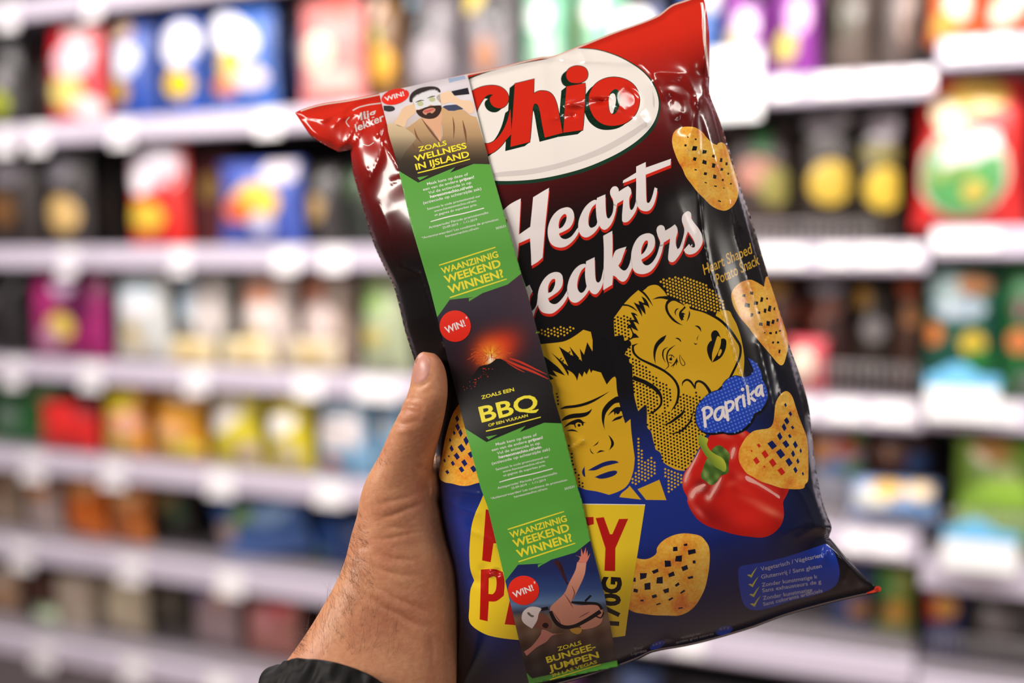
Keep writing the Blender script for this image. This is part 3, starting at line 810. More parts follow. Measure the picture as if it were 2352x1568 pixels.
dL = np.minimum(poly_dist(X, Y, [p for p in e_left if p[1] > 340]), 4000)
dR = poly_dist(X, Y, [p for p in e_right if 170 < p[1] < 1240])
dT = poly_dist(X, Y, e_top); dB = poly_dist(X, Y, e_bot)
dAll = poly_dist(X, Y, OUT, True)
def seamrise(d, a, b):
    s = np.clip((d - a) / b, 0, 1)
    return np.sin(s * math.pi / 2) ** 0.95
def sideround(d, w):
    s = np.clip(d / w, 0, 1)
    return np.sqrt(np.clip(1 - (1 - s) ** 2, 0, 1))
HM = 0.036
macro = HM * seamrise(dT, 16, 400) * seamrise(dB, 14, 230) * (0.86 * sideround(np.minimum(dL, dR), 150) + 0.14 * np.sin(np.clip(np.minimum(dL, dR) / 430, 0, 1) * math.pi / 2))
macro *= np.clip(dAll / 10, 0, 1) ** 0.5
# pressed in under the thumb and lifted off the pack's lower left
macro -= 0.006 * np.exp(-((X - 1015) ** 2 + (Y - 900) ** 2) / (2 * 75 ** 2)) * (macro > 0.004)
Hh = macro.copy()
rs = np.random.RandomState(4)
def crease(txt, amp, w, kind='r'):
    """a fold line: r = sharp ridge, v = valley, s = step to one side"""
    global Hh
    pts = parse(txt, smooth=False)
    d = poly_dist(X, Y, pts)
    if kind == 'r': Hh = Hh + amp * 0.001 * np.exp(-d / w)
    elif kind == 'g': Hh = Hh + amp * 0.001 * np.exp(-(d / w) ** 2)
def facet(cx, cy, rx, ry, ang, tx, ty):
    """a flat dimple: tilts the film locally"""
    global Hh
    c, s = math.cos(ang), math.sin(ang)
    u = ((X - cx) * c + (Y - cy) * s) / rx; v = (-(X - cx) * s + (Y - cy) * c) / ry
    wgt = np.clip(1 - (u * u + v * v), 0, 1) ** 1.5
    Hh = Hh + wgt * 0.00025 * ((X - cx) * tx + (Y - cy) * ty)
# top right folds
crease('1290,134 1345,138 1420,142 1470,142 1482,152 1497,168 1503,185', 2.3, 9)
crease('1503,185 1520,215 1540,250 1570,262', 1.3, 10)
crease('1507,164 1545,168 1575,172 1602,232', 2.0, 12)
crease('1602,232 1590,300 1580,340', 1.4, 10)
crease('1602,232 1602,280 1604,345', 1.2, 6)
crease('1602,232 1625,300 1648,380 1672,440 1700,520', 1.3, 7)
crease('1602,232 1630,195', 1.2, 7)
crease('1540,230 1565,290', -2.0, 14, 'g')
crease('1300,242 1340,228 1390,238 1440,250 1485,285', 1.7, 14)
crease('1260,272 1300,270 1325,270', 0.9, 8)
crease('1220,240 1262,262 1290,258', 0.8, 7)
crease('1395,215 1430,205 1458,228 1470,262', 1.5, 16)
crease('1330,110 1345,138', 1.0, 8)
# right side edges
crease('1601,395 1610,470 1618,560 1634,640 1662,730 1690,830 1710,890', 1.1, 6)
crease('1676,470 1690,540 1712,610 1735,680 1760,760', 0.9, 7)
crease('1700,450 1722,540 1748,640 1775,740', 0.8, 8)
crease('1743,790 1760,860 1775,930 1790,1000', 0.9, 9)
crease('1765,780 1785,860 1806,960', 1.0, 8)
crease('1803,850 1808,880 1800,905', 1.5, 12)
crease('1830,1120 1850,1150 1870,1200', 1.3, 7)
crease('1855,1115 1885,1160 1900,1195', 1.1, 7)
crease('1905,1232 1885,1205 1830,1235', 1.3, 10)
crease('1910,1245 1900,1262 1890,1285', 1.6, 6)
crease('1800,1230 1850,1200 1870,1200', 0.9, 12)
crease('1930,1275 1950,1300 1940,1330', 1.1, 9)
crease('1960,1300 1975,1335', 0.9, 8)
crease('1800,930 1820,945 1805,965', 0.8, 6)
# ear and top left
crease('680,262 745,274', 1.6, 6)
crease('745,274 790,252 830,226', 1.3, 6)
crease('768,288 790,255', 1.1, 6)
crease('785,272 826,256 860,282 868,308', 2.2, 8)
crease('868,308 884,280', 1.6, 7)
crease('778,349 800,320 828,262', 1.5, 8)
crease('828,262 828,300 812,330', 1.2, 7)
crease('880,325 905,365 915,385', 1.3, 6)
crease('878,320 872,360 850,410', 1.2, 7)
crease('845,390 836,420 830,432', 1.1, 7)
crease('900,418 918,410', 0.9, 5)
crease('838,430 850,470 880,540', 0.8, 8)
crease('870,470 890,520 905,580 915,610', 0.9, 8)
crease('930,615 965,630 985,690 1000,740 1020,800', 1.0, 7)
# lower left
crease('1020,1135 1050,1128 1100,1135', 0.9, 6)
crease('1022,1140 1060,1170 1095,1180', 1.0, 7)
crease('1073,1218 1100,1225 1140,1250', 1.0, 6)
crease('1085,1330 1100,1335 1110,1310', -1.6, 12, 'g')
crease('1106,1320 1130,1313 1155,1318', 1.2, 8)
crease('1310,1030 1335,1015', 1.2, 5)
crease('1310,1000 1335,1012', 0.7, 7)
crease('1500,1492 1530,1468 1560,1478', 1.0, 7)
def glint(cx, cy, rx, ry, ang, lamp, tweak=0.0):
    """a flat pane pressed into the film, turned so that it mirrors a ceiling lamp"""
    global Hh
    d0 = BAGD - float(macro[int((cy - GY0) / STEP), int((cx - GX0) / STEP)])
    P = at(cx, cy, d0)
    n = ((CAM - P).normalized() + (Vector(lamp) - P).normalized()).normalized()
    nf, nr_, nu = -n.dot(FWD), n.dot(RIGHT), n.dot(UP)
    j, i = int((cy - GY0) / STEP), int((cx - GX0) / STEP)
    m = d0 / FPX
    gx_, gy_ = (macro[j, i + 3] - macro[j, i - 3]) / (6 * STEP), (macro[j + 3, i] - macro[j - 3, i]) / (6 * STEP)
    tx, ty = -nr_ / nf * m - gx_, nu / nf * m * (1 + tweak) - gy_
    c, s = math.cos(ang), math.sin(ang)
    u = ((X - cx) * c + (Y - cy) * s) / rx; v = (-(X - cx) * s + (Y - cy) * c) / ry
    r = np.sqrt(u * u + v * v)
    wgt = 1 - sstep(0.5, 1.0, r)
    # creases inside the pane are pressed flat
    Hh = macro + (Hh - macro) * (1 - 0.75 * wgt) + wgt * ((X - cx) * tx + (Y - cy) * ty)
LB = (0.70, 0.34, 2.80); LA = (-1.28, 0.00, 2.58)
glint(1438, 228, 44, 34, 0.5, LB)
glint(1556, 205, 36, 20, 0.35, LB)
glint(1552, 250, 20, 32, 0.1, LB)
glint(1350, 236, 64, 13, -0.06, LB)
glint(1300, 268, 30, 9, 0.0, LB)
glint(1136, 1316, 20, 10, 0, LB)
def flatten(cx, cy, rx, ry, k=0.9):
    """slack film hanging straight under the folded corner"""
    global Hh
    j, i = int((cy - GY0) / STEP), int((cx - GX0) / STEP)
    gx_, gy_ = (macro[j, i + 3] - macro[j, i - 3]) / (6 * STEP), (macro[j + 3, i] - macro[j - 3, i]) / (6 * STEP)
    r = np.sqrt(((X - cx) / rx) ** 2 + ((Y - cy) / ry) ** 2)
    Hh = Hh - k * (1 - sstep(0.1, 1.0, r)) * ((X - cx) * gx_ * 0.6 + (Y - cy) * gy_)
flatten(866, 385, 85, 115, 0.75)  # flattened here to weaken the lamp's sheen on the left shoulder
# soft unevenness of a film held under slight tension
for i in range(60):
    cx, cy = rs.uniform(800, 1900), rs.uniform(150, 1500)
    edge = 1.0
    a = rs.uniform(0, math.pi); L1, L2 = rs.uniform(50, 130), rs.uniform(18, 45)
    u = (X - cx) * math.cos(a) + (Y - cy) * math.sin(a); v = -(X - cx) * math.sin(a) + (Y - cy) * math.cos(a)
    Hh = Hh + rs.uniform(-0.00035, 0.00035) * np.exp(-(u / L1) ** 2 - (v / L2) ** 2)
fade = np.clip(dAll / 14, 0, 1)
Hh = macro + (Hh - macro) * fade
Hh = np.where(IN, np.maximum(Hh, 0.0), 0.0)
def lift(Hgt):
    """heights over the seam plane -> points in space"""
    rx = (X - W / 2) / FPX; ry = (H / 2 - Y) / FPX
    d = BAGD - Hgt
    return CAMn + d[..., None] * (FWDn + rx[..., None] * RIGHTn + ry[..., None] * UPn)
def normals(P, sgn=-1):
    dx = np.gradient(P, axis=1); dy = np.gradient(P, axis=0)
    N = np.cross(dx, dy)
    N /= np.linalg.norm(N, axis=2)[..., None] + 1e-12
    flip = (N @ FWDn) > 0
    N[flip] *= -1
    return N if sgn < 0 else -N
PF = lift(Hh)
BAG = Surface(GX0, GY0, GX1, GY1, STEP, PF, normals(PF))
HB = -0.030 * seamrise(dT, 16, 400) * seamrise(dB, 14, 230) * sideround(np.minimum(dL, dR), 190)
HB = np.minimum(np.where(IN, HB, 0.0), -0.0006)
PB = lift(HB)
BACK = Surface(GX0, GY0, GX1, GY1, STEP, PB, normals(PB, 1))

bag = empty('crisp_packet', at(1350, 1600, BAGD), 'large glossy red, black and blue bag of heart-shaped crisps held up in front', 'bag')
ROOTI = Matrix.Translation(-bag.location)
def under(o, root):
    if o is not None:
        o.matrix_parent_inverse = Matrix.Translation(-root.location)
    return o
FILM = dict(rough=0.2, spec=0.42, coat=0.22, coatr=0.05)
print_m = mat('printed_film', attr=True, **FILM)
def ink(name, c, **kw):
    a = dict(FILM); a.update(kw)
    return mat('ink_' + name, c, **a)
def lerp(stops, t):
    xs = [s[0] for s in stops]
    return np.stack([np.interp(t, xs, [s[1][i] for s in stops]) for i in range(3)], -1)
def bagcol(x, y):
    v = x * 0.255 + y * 0.967
    C = lerp([(300, (222, 48, 24)), (470, (210, 42, 24)), (540, (172, 32, 22)), (600, (128, 22, 18)), (680, (92, 18, 18)), (760, (56, 14, 14)), (830, (22, 17, 17)), (1230, (20, 18, 20)), (1330, (24, 34, 84)), (1420, (30, 50, 136)), (1560, (28, 46, 128)), (1690, (23, 34, 94)), (1780, (15, 21, 56)), (1850, (12, 11, 16)), (1950, (14, 11, 12))], v)
    # the blue panel fades to black at both sides of the bag
    r = (x * 0.967 - y * 0.255)
    k = np.clip(np.minimum((r - 655) / 60, (1560 - r) / 190), 0, 1)[..., None]
    blk = np.array((17, 16, 19.0))
    low = np.clip((v - 1200) / 60, 0, 1)[..., None]
    C = C * (1 - low) + (C * k + blk * (1 - k)) * low
    # left side darker earlier
    m = np.clip((r - 690) / 90, 0, 1)[..., None]
    return C
def whole(surf, name, parent, colfn, layer, m):
    """the film itself: every full grid cell plus cut cells along the outline"""
    T = tri([OUT])
    o = surf.lay(name, T, m, layer, parent, colfn=colfn)
    return o
front = under(whole(BAG, 'front_film', bag, bagcol, 0, print_m), bag)
# the seam: outline points of both sheets meet exactly in the seam plane
def weld(o):
    me = o.data
    co = np.empty(len(me.vertices) * 3); me.vertices.foreach_get('co', co); co = co.reshape(-1, 3)
    px, py = project(co)
    d = poly_dist(px, py, OUT, True)
    sel = d < 0.25
    v = co - CAMn
    dep = v @ FWDn
    co[sel] = CAMn + v[sel] / dep[sel][:, None] * BAGD
    me.vertices.foreach_set('co', co.ravel()); me.update()
weld(front)
back = under(BACK.lay('back_film', tri([OUT]), ink('back', (30, 28, 36)), 0, bag), bag)
back.data.flip_normals()
weld(back)
def dec(name, T, m, layer, parent=None, colfn=None, **kw):
    p = parent or bag
    o = BAG.lay(name, T, m, layer, p, colfn, **kw)
    return under(o, bag) if p is bag else o
def sub(name, T, m, layer, part, colfn=None, **kw):
    return BAG.lay(name, T, m, layer, part, colfn, **kw) if part is None else _sub(name, T, m, layer, part, colfn, **kw)
def _sub(name, T, m, layer, part, colfn=None, **kw):
    o = BAG.lay(name, T, m, layer, part, colfn, **kw)
    if o is not None:
        o.matrix_parent_inverse = Matrix.Identity(4)
    return o
# NB parts carry their geometry in world space; the inverse of the root's position sits in matrix_parent_inverse
def PZ(x0, y0, s):
    return lambda t, **k: parse(t, x0, y0, s, **k)
cream = ink('cream', (240, 234, 228)); red_i = ink('red', (208, 40, 22)); dkgreen = ink('dark_green', (26, 58, 40))
black_i = ink('black', (18, 16, 17)); yel = ink('comic_yellow', (214, 168, 34)); grey_i = ink('pale_grey', (214, 206, 202))
navy = ink('navy', (22, 34, 96)); white_i = ink('white', (238, 230, 228))

# --- sealed edges: a clear lip of film, the specular line on its cut edge painted pale
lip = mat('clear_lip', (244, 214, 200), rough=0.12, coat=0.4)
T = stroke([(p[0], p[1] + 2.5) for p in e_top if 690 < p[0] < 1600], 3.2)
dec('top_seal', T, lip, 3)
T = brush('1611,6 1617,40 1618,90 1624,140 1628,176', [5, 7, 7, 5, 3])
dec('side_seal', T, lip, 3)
T = disc(2016, 1352, 8, 10, 7) + brush('1990,1362 2005,1358 2018,1353', [2, 6, 9])
dec('red_tip', T, ink('tip', (226, 70, 50)), 3, label='red sealed tip of the lower right corner')
T = stroke([(p[0] - 1, p[1] - 3) for p in e_bot if 1240 < p[0] < 2000], 2.4)
dec('bottom_seal', T, mat('clear_lip2', (120, 104, 100), rough=0.15, coat=0.4), 3)

# --- the oval logo
A = PZ(1050, 90, 4)
t_back = ' 90,1310 -170,1215 -262,1010 -262,790 -160,590 10,412 110,352 240,308 300,292 600,218 860,168 1005,116 1060,90'
outer = A('1110,80 1290,92 1460,142 1610,218 1730,305 1815,415 1862,540 1866,650 1825,790 1740,900 1610,1005 1440,1105 1210,1205 980,1270 750,1315 550,1332 345,1335' + t_back)
inner = A('1110,86 1280,99 1450,149 1600,224 1720,313 1802,420 1847,540 1847,650 1802,772 1722,872 1600,972 1430,1072 1200,1172 980,1237 750,1282 550,1300 345,1300 100,1272 -150,1182 -250,1000 -250,800 -150,600 20,420 130,360 300,298 600,224 860,174 1010,122 1070,92')
logo = dec('logo_oval', tri([outer]), dkgreen, 1, label='white oval logo with a dark green rim')
sub('oval_face', tri([inner]), cream, 2, logo)
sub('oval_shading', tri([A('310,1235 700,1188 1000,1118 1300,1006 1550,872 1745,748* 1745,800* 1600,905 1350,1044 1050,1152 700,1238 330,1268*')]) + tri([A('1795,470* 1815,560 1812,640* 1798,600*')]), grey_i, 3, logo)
letters = [[A('60,520 120,488 180,455 250,432 330,425 400,440 450,480 472,530 468,575 445,610 410,632 365,632 325,610 302,570 305,535 332,512* 300,508 260,530 215,590 180,665 158,760 165,850 200,920 250,958 310,952 370,908 420,840 460,750 490,640* 500,870* 450,925 400,985 340,1035 285,1058 220,1070 120,1040 40,950 10,800 25,640')],
           [A('530,410* 710,365* 702,500* 750,478 800,475 850,490 885,525 910,580 925,640 950,760 968,862* 805,905* 780,780 755,640 735,600 710,595 695,640 685,740 668,945* 490,990* 497,872* 515,640')],
           [A('1005,435* 1180,405* 1172,600 1155,835* 975,860* 985,700')],
           [A('1002,330 1020,280 1065,252 1120,246 1175,265 1200,310 1192,360 1150,395 1085,404 1025,385')],
           [A('1208,560 1225,480 1280,405 1360,362 1450,350 1550,372 1630,430 1672,520 1670,610 1630,700 1550,768 1450,795 1350,785 1270,730 1225,650')]]
T = []
EXT = (-12.0, 9.5)
for l in letters:
    p = l[0]
    T += tri([[(a + EXT[0], b + EXT[1]) for a, b in p]])
    for i in range(len(p)):
        q, r = p[i], p[(i + 1) % len(p)]
        q2, r2 = (q[0] + EXT[0], q[1] + EXT[1]), (r[0] + EXT[0], r[1] + EXT[1])
        T += [(q, r, r2), (q, r2, q2)]
    T += stroke(p + [p[0]], 3.0)
sub('logo_letter_shadow', T, dkgreen, 4, logo)
T = []
for l in letters: T += tri(l)
sub('logo_lettering', T, red_i, 5, logo, label='red logo lettering with a dark green drop shade')
sub('letter_counter_rim', tri([A('1390,560 1405,500 1450,460 1484,478 1496,560 1480,640 1440,690 1402,665')]), dkgreen, 6, logo)
sub('letter_counter', tri([A('1394,560 1402,520 1430,498 1452,516 1458,580 1440,650 1424,684 1402,655')]), cream, 7, logo)

# --- the title lettering
Bz = PZ(1130, 350, 4)
glyphs = [
 [Bz('60,560* 108,525 160,480 210,450 265,423* 258,560 247,755* 352,682* 360,600 370,500 378,412* 430,380 480,350 525,325* 505,520 490,660 478,800 465,965* 420,1005 362,1040* 358,930 350,788* 245,835* 235,960 220,1010* 120,1060* 130,800* 140,620*')],
 [Bz('512,720 525,650 560,580 610,530 660,508 705,505 740,530 755,585 745,640 715,690 670,720 615,745* 625,770 650,792 690,793 735,765 790,690* 800,720 770,780 720,835 665,868 610,872 555,850 522,800'), Bz('615,700* 612,660 625,610 650,575 672,565 685,580 682,620 665,660 640,690')],
 [Bz('792,705* 795,640 815,575 850,510 895,462 940,436 962,438* 965,418* 1042,385* 1043,480 1050,570 1067,606 1090,590 1110,545 1118,470* 1147,490* 1130,570 1105,640 1070,690 1035,710 1005,698 988,672* 960,715 920,755 870,780 830,770 805,740'), Bz('885,620 895,560 920,505 955,470* 955,520 960,590 968,640* 955,670 925,690 905,690 888,665')],
 [Bz('1118,485* 1110,430 1090,395 1085,360 1095,332 1115,314 1140,312 1160,330 1165,360* 1210,330 1250,308* 1275,335 1281,375* 1262,420 1262,480 1270,520 1285,528 1305,500 1328,430* 1337,490* 1320,540 1290,590 1255,630 1225,642 1200,635 1195,600 1198,540 1208,435* 1150,470* 1145,500*')],
 [Bz('1325,130* 1413,88* 1412,140* 1645,58* 1640,115* 1412,205* 1415,330 1418,420 1425,460 1445,460 1470,410 1495,320* 1520,332* 1510,400 1490,470 1455,525 1420,540 1370,530 1343,502 1332,480* 1322,450* 1325,330 1325,235* 1202,283* 1205,258* 1325,185*')],
 [Bz('290,1250* 345,1215* 372,1275* 350,1320 345,1370* 300,1330*')],
 [Bz('350,1470* 375,1450 405,1410 418,1350 422,1300 440,1230 480,1160 530,1115 585,1098 630,1110 650,1150 645,1220 615,1270 570,1305 515,1340* 530,1375 565,1393 600,1385 650,1335 690,1270* 702,1300 670,1370 620,1430 560,1475 510,1480 460,1465 432,1430 422,1398* 400,1450 380,1512* 360,1520*'), Bz('515,1290* 515,1240 530,1195 555,1165 578,1163 582,1190 570,1240 545,1280')],
 [Bz('690,1285* 695,1220 715,1150 755,1080 805,1035 850,1022 862,1030* 865,1000* 943,962* 945,1060 950,1150 960,1185 978,1195 1000,1170 1015,1110 1028,1050* 1030,1160* 1010,1230 980,1280 950,1302 915,1290 893,1262* 860,1310 810,1360 770,1380 730,1370 705,1335'), Bz('785,1190 800,1130 825,1080 858,1050* 855,1120 862,1190 870,1230* 850,1270 820,1290 795,1270 783,1230')],
 [Bz('1022,765* 1105,720* 1108,850 1105,975* 1130,910 1155,890 1235,865* 1210,930 1185,1000 1160,1040* 1185,1070 1215,1085 1240,1070 1265,1020 1278,960* 1292,1050* 1270,1100 1240,1160 1205,1187 1165,1170 1135,1140 1112,1130* 1105,1215* 1022,1265* 1025,1100 1028,900')],
 [Bz('1276,975* 1285,900 1310,830 1350,775 1400,748 1445,743 1485,765 1497,810 1490,870 1460,920 1420,955 1372,985* 1385,1015 1410,1035 1440,1033 1480,1000 1515,940 1542,850* 1577,840* 1555,930 1520,1010 1470,1080 1420,1110 1370,1117 1325,1105 1300,1080 1288,1048*'), Bz('1370,940* 1372,890 1390,840 1412,810 1430,812 1432,840 1420,880 1395,920')],
 [Bz('1540,865* 1545,820 1525,770 1512,720 1520,685 1550,667 1580,680 1592,718* 1640,690 1680,660* 1700,690 1705,730 1690,790 1690,850 1705,890* 1725,870 1750,800* 1758,870* 1735,920 1705,965 1670,1003 1640,1005 1620,985 1622,920 1637,790* 1577,828* 1575,858*')],
 [Bz('1745,820* 1765,740 1765,690 1745,630 1750,580 1780,548 1805,540 1828,560 1830,605* 1860,650 1900,700 1930,760 1935,820 1915,870 1870,920 1820,937 1780,925 1762,895* 1810,840* 1835,870 1860,870 1865,845 1850,800 1800,725* 1780,780 1755,872*')]]
T = []
for g in glyphs:
    for k in (1.0,):
        T += tri([[(x + 1.6 * k, y + 6.8 * k) for x, y in l] for l in g])
title = dec('title_shadow', T, red_i, 1)
T = []
for g in glyphs: T += tri(g)
dec('title_lettering', T, white_i, 2, label='white brush-script title lettering with a red shade')

# --- heart crisps
def crisp_mat():
    m = bpy.data.materials.new('crisp_picture'); m.use_nodes = True
    nt = m.node_tree; b = nt.nodes['Principled BSDF']
    uv = nt.nodes.new('ShaderNodeUVMap'); uv.uv_map = 'print'
    n1 = nt.nodes.new('ShaderNodeTexNoise'); n1.inputs['Scale'].default_value = 22; n1.inputs['Detail'].default_value = 3
    n2 = nt.nodes.new('ShaderNodeTexNoise'); n2.inputs['Scale'].default_value = 170; n2.inputs['Detail'].default_value = 5
    r1 = nt.nodes.new('ShaderNodeValToRGB')
    e = r1.color_ramp.elements
    e[0].position = 0.32; e[0].color = rgb(244, 196, 84); e[1].position = 0.72; e[1].color = rgb(226, 126, 44)
    x = e.new(0.52); x.color = rgb(238, 172, 58)
    mx = nt.nodes.new('ShaderNodeMixRGB'); mx.blend_type = 'SOFT_LIGHT'; mx.inputs[0].default_value = 0.85
    for n in (n1, n2): nt.links.new(uv.outputs['UV'], n.inputs['Vector'])
    nt.links.new(n1.outputs['Fac'], r1.inputs['Fac'])
    nt.links.new(r1.outputs['Color'], mx.inputs[1]); nt.links.new(n2.outputs['Fac'], mx.inputs[2])
    nt.links.new(mx.outputs['Color'], b.inputs['Base Color'])
    b.inputs['Roughness'].default_value = FILM['rough']; b.inputs['Coat Weight'].default_value = FILM['coat']; b.inputs['Coat Roughness'].default_value = 0.06
    return m
crisp_m = crisp_mat()
rim_m = ink('crisp_rim', (248, 210, 110))
def hole(x, y, r, asp, ang, k, diamond=False):
    rr = np.random.RandomState(k)
    P = []
    if diamond:
        r *= 1.12
        for dx, dy in ((1, 0.05), (0, 1), (-1, -0.05), (0, -1)):
            P.append((x + r * dx * rr.uniform(0.85, 1.1), y + r * (dy * max(asp, 1.1) + 0.25 * dx) * rr.uniform(0.9, 1.1)))
        return [(P[0], P[1], P[2]), (P[0], P[2], P[3])]
    for i in range(4):
        a = ang + math.pi / 4 + i * math.pi / 2 + rr.uniform(-0.22, 0.22)
        q = r * rr.uniform(0.9, 1.22)
        dx, dy = q * math.cos(a), q * math.sin(a)
        c, s = math.cos(ang), math.sin(ang)
        u, v = (dx * c + dy * s), (-dx * s + dy * c) * asp
        P.append((x + u * c - v * s, y + u * s + v * c))
    return [(P[0], P[1], P[2]), (P[0], P[2], P[3])]
def crisp(z, s, outline, holes, lab, layer, hm, extra=None, ang=0.0, diamond=False):
    o = z(outline)
    c = dec('crisp_picture', tri([o]), crisp_m, layer, label=lab)
    T = []
    for i, h in enumerate(holes.split()):
        a = [float(q) for q in h.split(',')]
        asp = a[3] if len(a) > 3 else 1.0; an = a[4] if len(a) > 4 else ang
        p = z('%f,%f' % (a[0], a[1]), smooth=False)[0]
        T += hole(p[0], p[1], a[2] / s * 1.14, asp, an, i + int(a[0]), diamond)
    sub('crisp_hole', T, hm, layer + 1, c)
    return c
J = PZ(1530, 280, 4); K = PZ(1640, 600, 4); I = PZ(1530, 870, 4); Nz = PZ(1420, 1200, 6.126); L = PZ(1000, 900, 4)
crisp(J, 4, '55,150 75,90 130,52 200,43 270,52 330,90 370,140 420,190 465,212* 480,195 515,188 545,215 570,270 605,390 640,480 660,560 664,640 650,710 615,770 570,805 530,815 470,800 410,765 350,705 285,640 235,575 180,500 150,430 115,370 85,300 60,220',
      '260,243,24 350,273,20 262,340,19 352,372,22 437,400,20 435,315,14 505,350,13,1.5 555,385,11,1.6 272,440,13,0.6 360,475,18,0.8 445,505,19 512,437,14 572,475,10 365,558,15,0.35,0.3 453,590,15,0.4 520,532,10 595,568,10 530,608,9,0.5 490,727,16,0.4,0.3 178,215,11 200,140,7 270,160,9', 'printed heart crisp at the upper right of the bag', 1, black_i, ang=0.2)
crisp(K, 4, '158,310 175,260 215,215 250,190 330,168 390,190 440,220 460,235* 466,190 482,140 500,160 536,262 576,382 616,512 650,612 674,700 679,790 660,880 640,940 615,955 580,930 530,870 470,800 420,740 370,680 320,610 260,540 215,480 175,400',
      '275,315,14 343,292,16 303,402,24 382,383,22 438,350,14,1.8 487,342,10 345,492,13,1.6 410,470,15,0.8 470,452,14,1.5 512,432,15,2.2 430,578,17 497,570,17,1.5 543,555,14,1.8 583,540,9,2 518,660,14,0.8 570,655,11,1.3 605,638,10 465,655,6 542,745,11 587,745,11 600,828,10,1.6 555,435,8,2', 'printed heart crisp halfway down the right side', 1, black_i, ang=0.15)
Rz = PZ(0, 0, 1)

# --- the comic couple
C = PZ(1230, 700, 8); D = PZ(1230, 890, 8); E = PZ(1380, 620, 8); Fz = PZ(1530, 620, 8); Gz = PZ(1400, 780, 8); Hz = PZ(1400, 960, 8)
woman = dec('woman_picture', tri([Rz('1410,730* 1430,702* 1434,697* 1449,681 1466,666* 1477,668* 1483,663 1490,657 1502,654 1512,656 1521,664 1527,671 1532,679 1542,685 1557,694 1570,700* 1580,697 1585,709 1592,711 1617,716 1642,727 1645,720* 1655,714 1662,712 1676,715 1682,726 1692,745 1702,776 1709,816 1709,838 1706,868* 1690,872 1660,884 1640,905 1620,945 1608,985 1622,998* 1605,1030 1585,1067 1572,1081* 1556,1079 1544,1074 1531,1067 1521,1059* 1517,1040 1506,1032* 1500,1010 1495,990 1487,982 1486,960 1486,946 1485,929* 1475,935 1466,944* 1461,927 1457,910 1455,890 1453,871 1453,860 1452,836* 1446,832 1444,820 1435,814* 1440,802 1450,792 1446,782 1434,782* 1431,771 1412,774* 1410,745')]), yel, 1, label='yellow comic face of a woman with tilted head')
T = []
for z, t in ((E, '690,368* 760,380 830,440 900,540 965,675* 880,560 790,450'), (E, '425,625* 500,635 580,670 640,720 680,770* 600,715 500,665 400,655*'),
             (E, '600,590* 710,640* 690,565* 800,600* 745,480* 820,530 870,610 895,705* 850,660 780,635* 810,720 825,820* 770,760 705,680* 745,750 760,860* 700,760*'),
             (E, '550,780* 620,790 690,845* 620,825* 665,900 705,1000* 640,960* 600,950* 690,1120* 600,1080 560,1050* 600,1150 640,1170* 705,1240* 600,1250 520,1290 430,1335* 420,1260 380,1200 310,1205 255,1215* 255,1300* 430,1310* 560,1240* 580,1180 540,1080 490,1030 550,990* 500,910* 620,915*'),
             (E, '1240,545 1190,620 1185,720 1230,820 1310,920 1400,980 1515,1020* 1420,960 1330,880 1260,790 1228,690 1240,620 1310,562*'),
             (E, '945,540* 1040,495 1150,480 1215,478 1290,500 1380,525 1480,600 1545,665* 1450,605 1360,566 1310,566* 1240,548 1100,520'),
             (E, '1540,660* 1558,690 1520,730 1480,780* 1530,790 1555,820* 1525,815 1530,850 1510,890 1530,915* 1490,920 1490,940* 1450,880 1435,810 1455,750 1500,710'),
             (E, '1440,705* 1390,710 1355,760 1360,800 1382,840* 1375,780 1395,735'), (E, '1625,740* 1640,800 1620,880 1575,950* 1605,850'),
             (E, '1720,1025* 1780,1020 1830,1060 1845,1140* 1820,1100 1780,1055'), (E, '1360,1250* 1420,1245 1470,1290 1470,1325* 1430,1280'),
             (E, '1808,1185* 1780,1240 1772,1300* 1765,1250'), (E, '1698,1330* 1740,1350 1778,1345* 1740,1372'),
             (E, '1205,1190* 1090,1255 1000,1360 968,1480 970,1600 1005,1730* 1000,1600 1020,1480 1070,1380 1160,1290'),
             (Fz, '840,1290* 825,1190 850,1130 900,1105 950,1130 1003,1245* 950,1212 920,1270 880,1400 845,1530 842,1660 845,1695* 790,1610 752,1480 760,1390 800,1320'),
             (Fz, '1010,1265* 1060,1255 1100,1290 1105,1370 1080,1480 1020,1590 930,1660 845,1695* 900,1600 960,1490 1000,1370'),
             (Gz, '1235,330* 1265,430* 1240,400* 1230,480* 1215,420* 1160,530* 1180,470* 1120,500* 1190,420')):
    T += tri([z(t)])
gb = lambda t, w: brush(t, w, 1400, 780, 8)
T += brush('1592,711 1617,716 1643,728 1660,740 1676,757 1690,777 1700,795 1700,815 1694,832 1683,855 1673,874', [1, 4, 6, 6, 6, 6, 5.5, 5, 5, 5, 5])
T += gb('1210,95 1100,180 1060,260 1055,350 1075,430 1080,490 1000,565', [3, 26, 26, 26, 18, 16, 4]) + gb('1075,135 1000,180 978,260 990,340 1030,420', [3, 22, 26, 18, 3])
T += disc(1400 + 1125 / 8, 780 + 355 / 8, 3.4, 10) + gb('1085,290 1140,280 1190,325', [12, 16, 12]) + gb('1085,412 1120,425 1150,420', [10, 14, 6]) + gb('1140,290 1135,330', 10)
T += gb('1290,275 1285,330 1310,430 1350,475 1385,450 1370,400 1320,330 1297,275', [4, 10, 12, 12, 12, 12, 8, 4])
T += gb('520,70 440,110 430,180 460,260 560,350 700,420 850,490 1000,570 1130,670 1220,780 1265,900 1260,1050 1220,1180 1130,1310', [6, 34, 42, 40, 38, 42, 46, 44, 42, 44, 46, 44, 34, 10])
T += gb('425,690 520,730 640,775 770,850 880,940 945,1050 945,1180 880,1265 790,1335 690,1365', [84, 80, 76, 76, 72, 46, 40, 36, 30, 6])
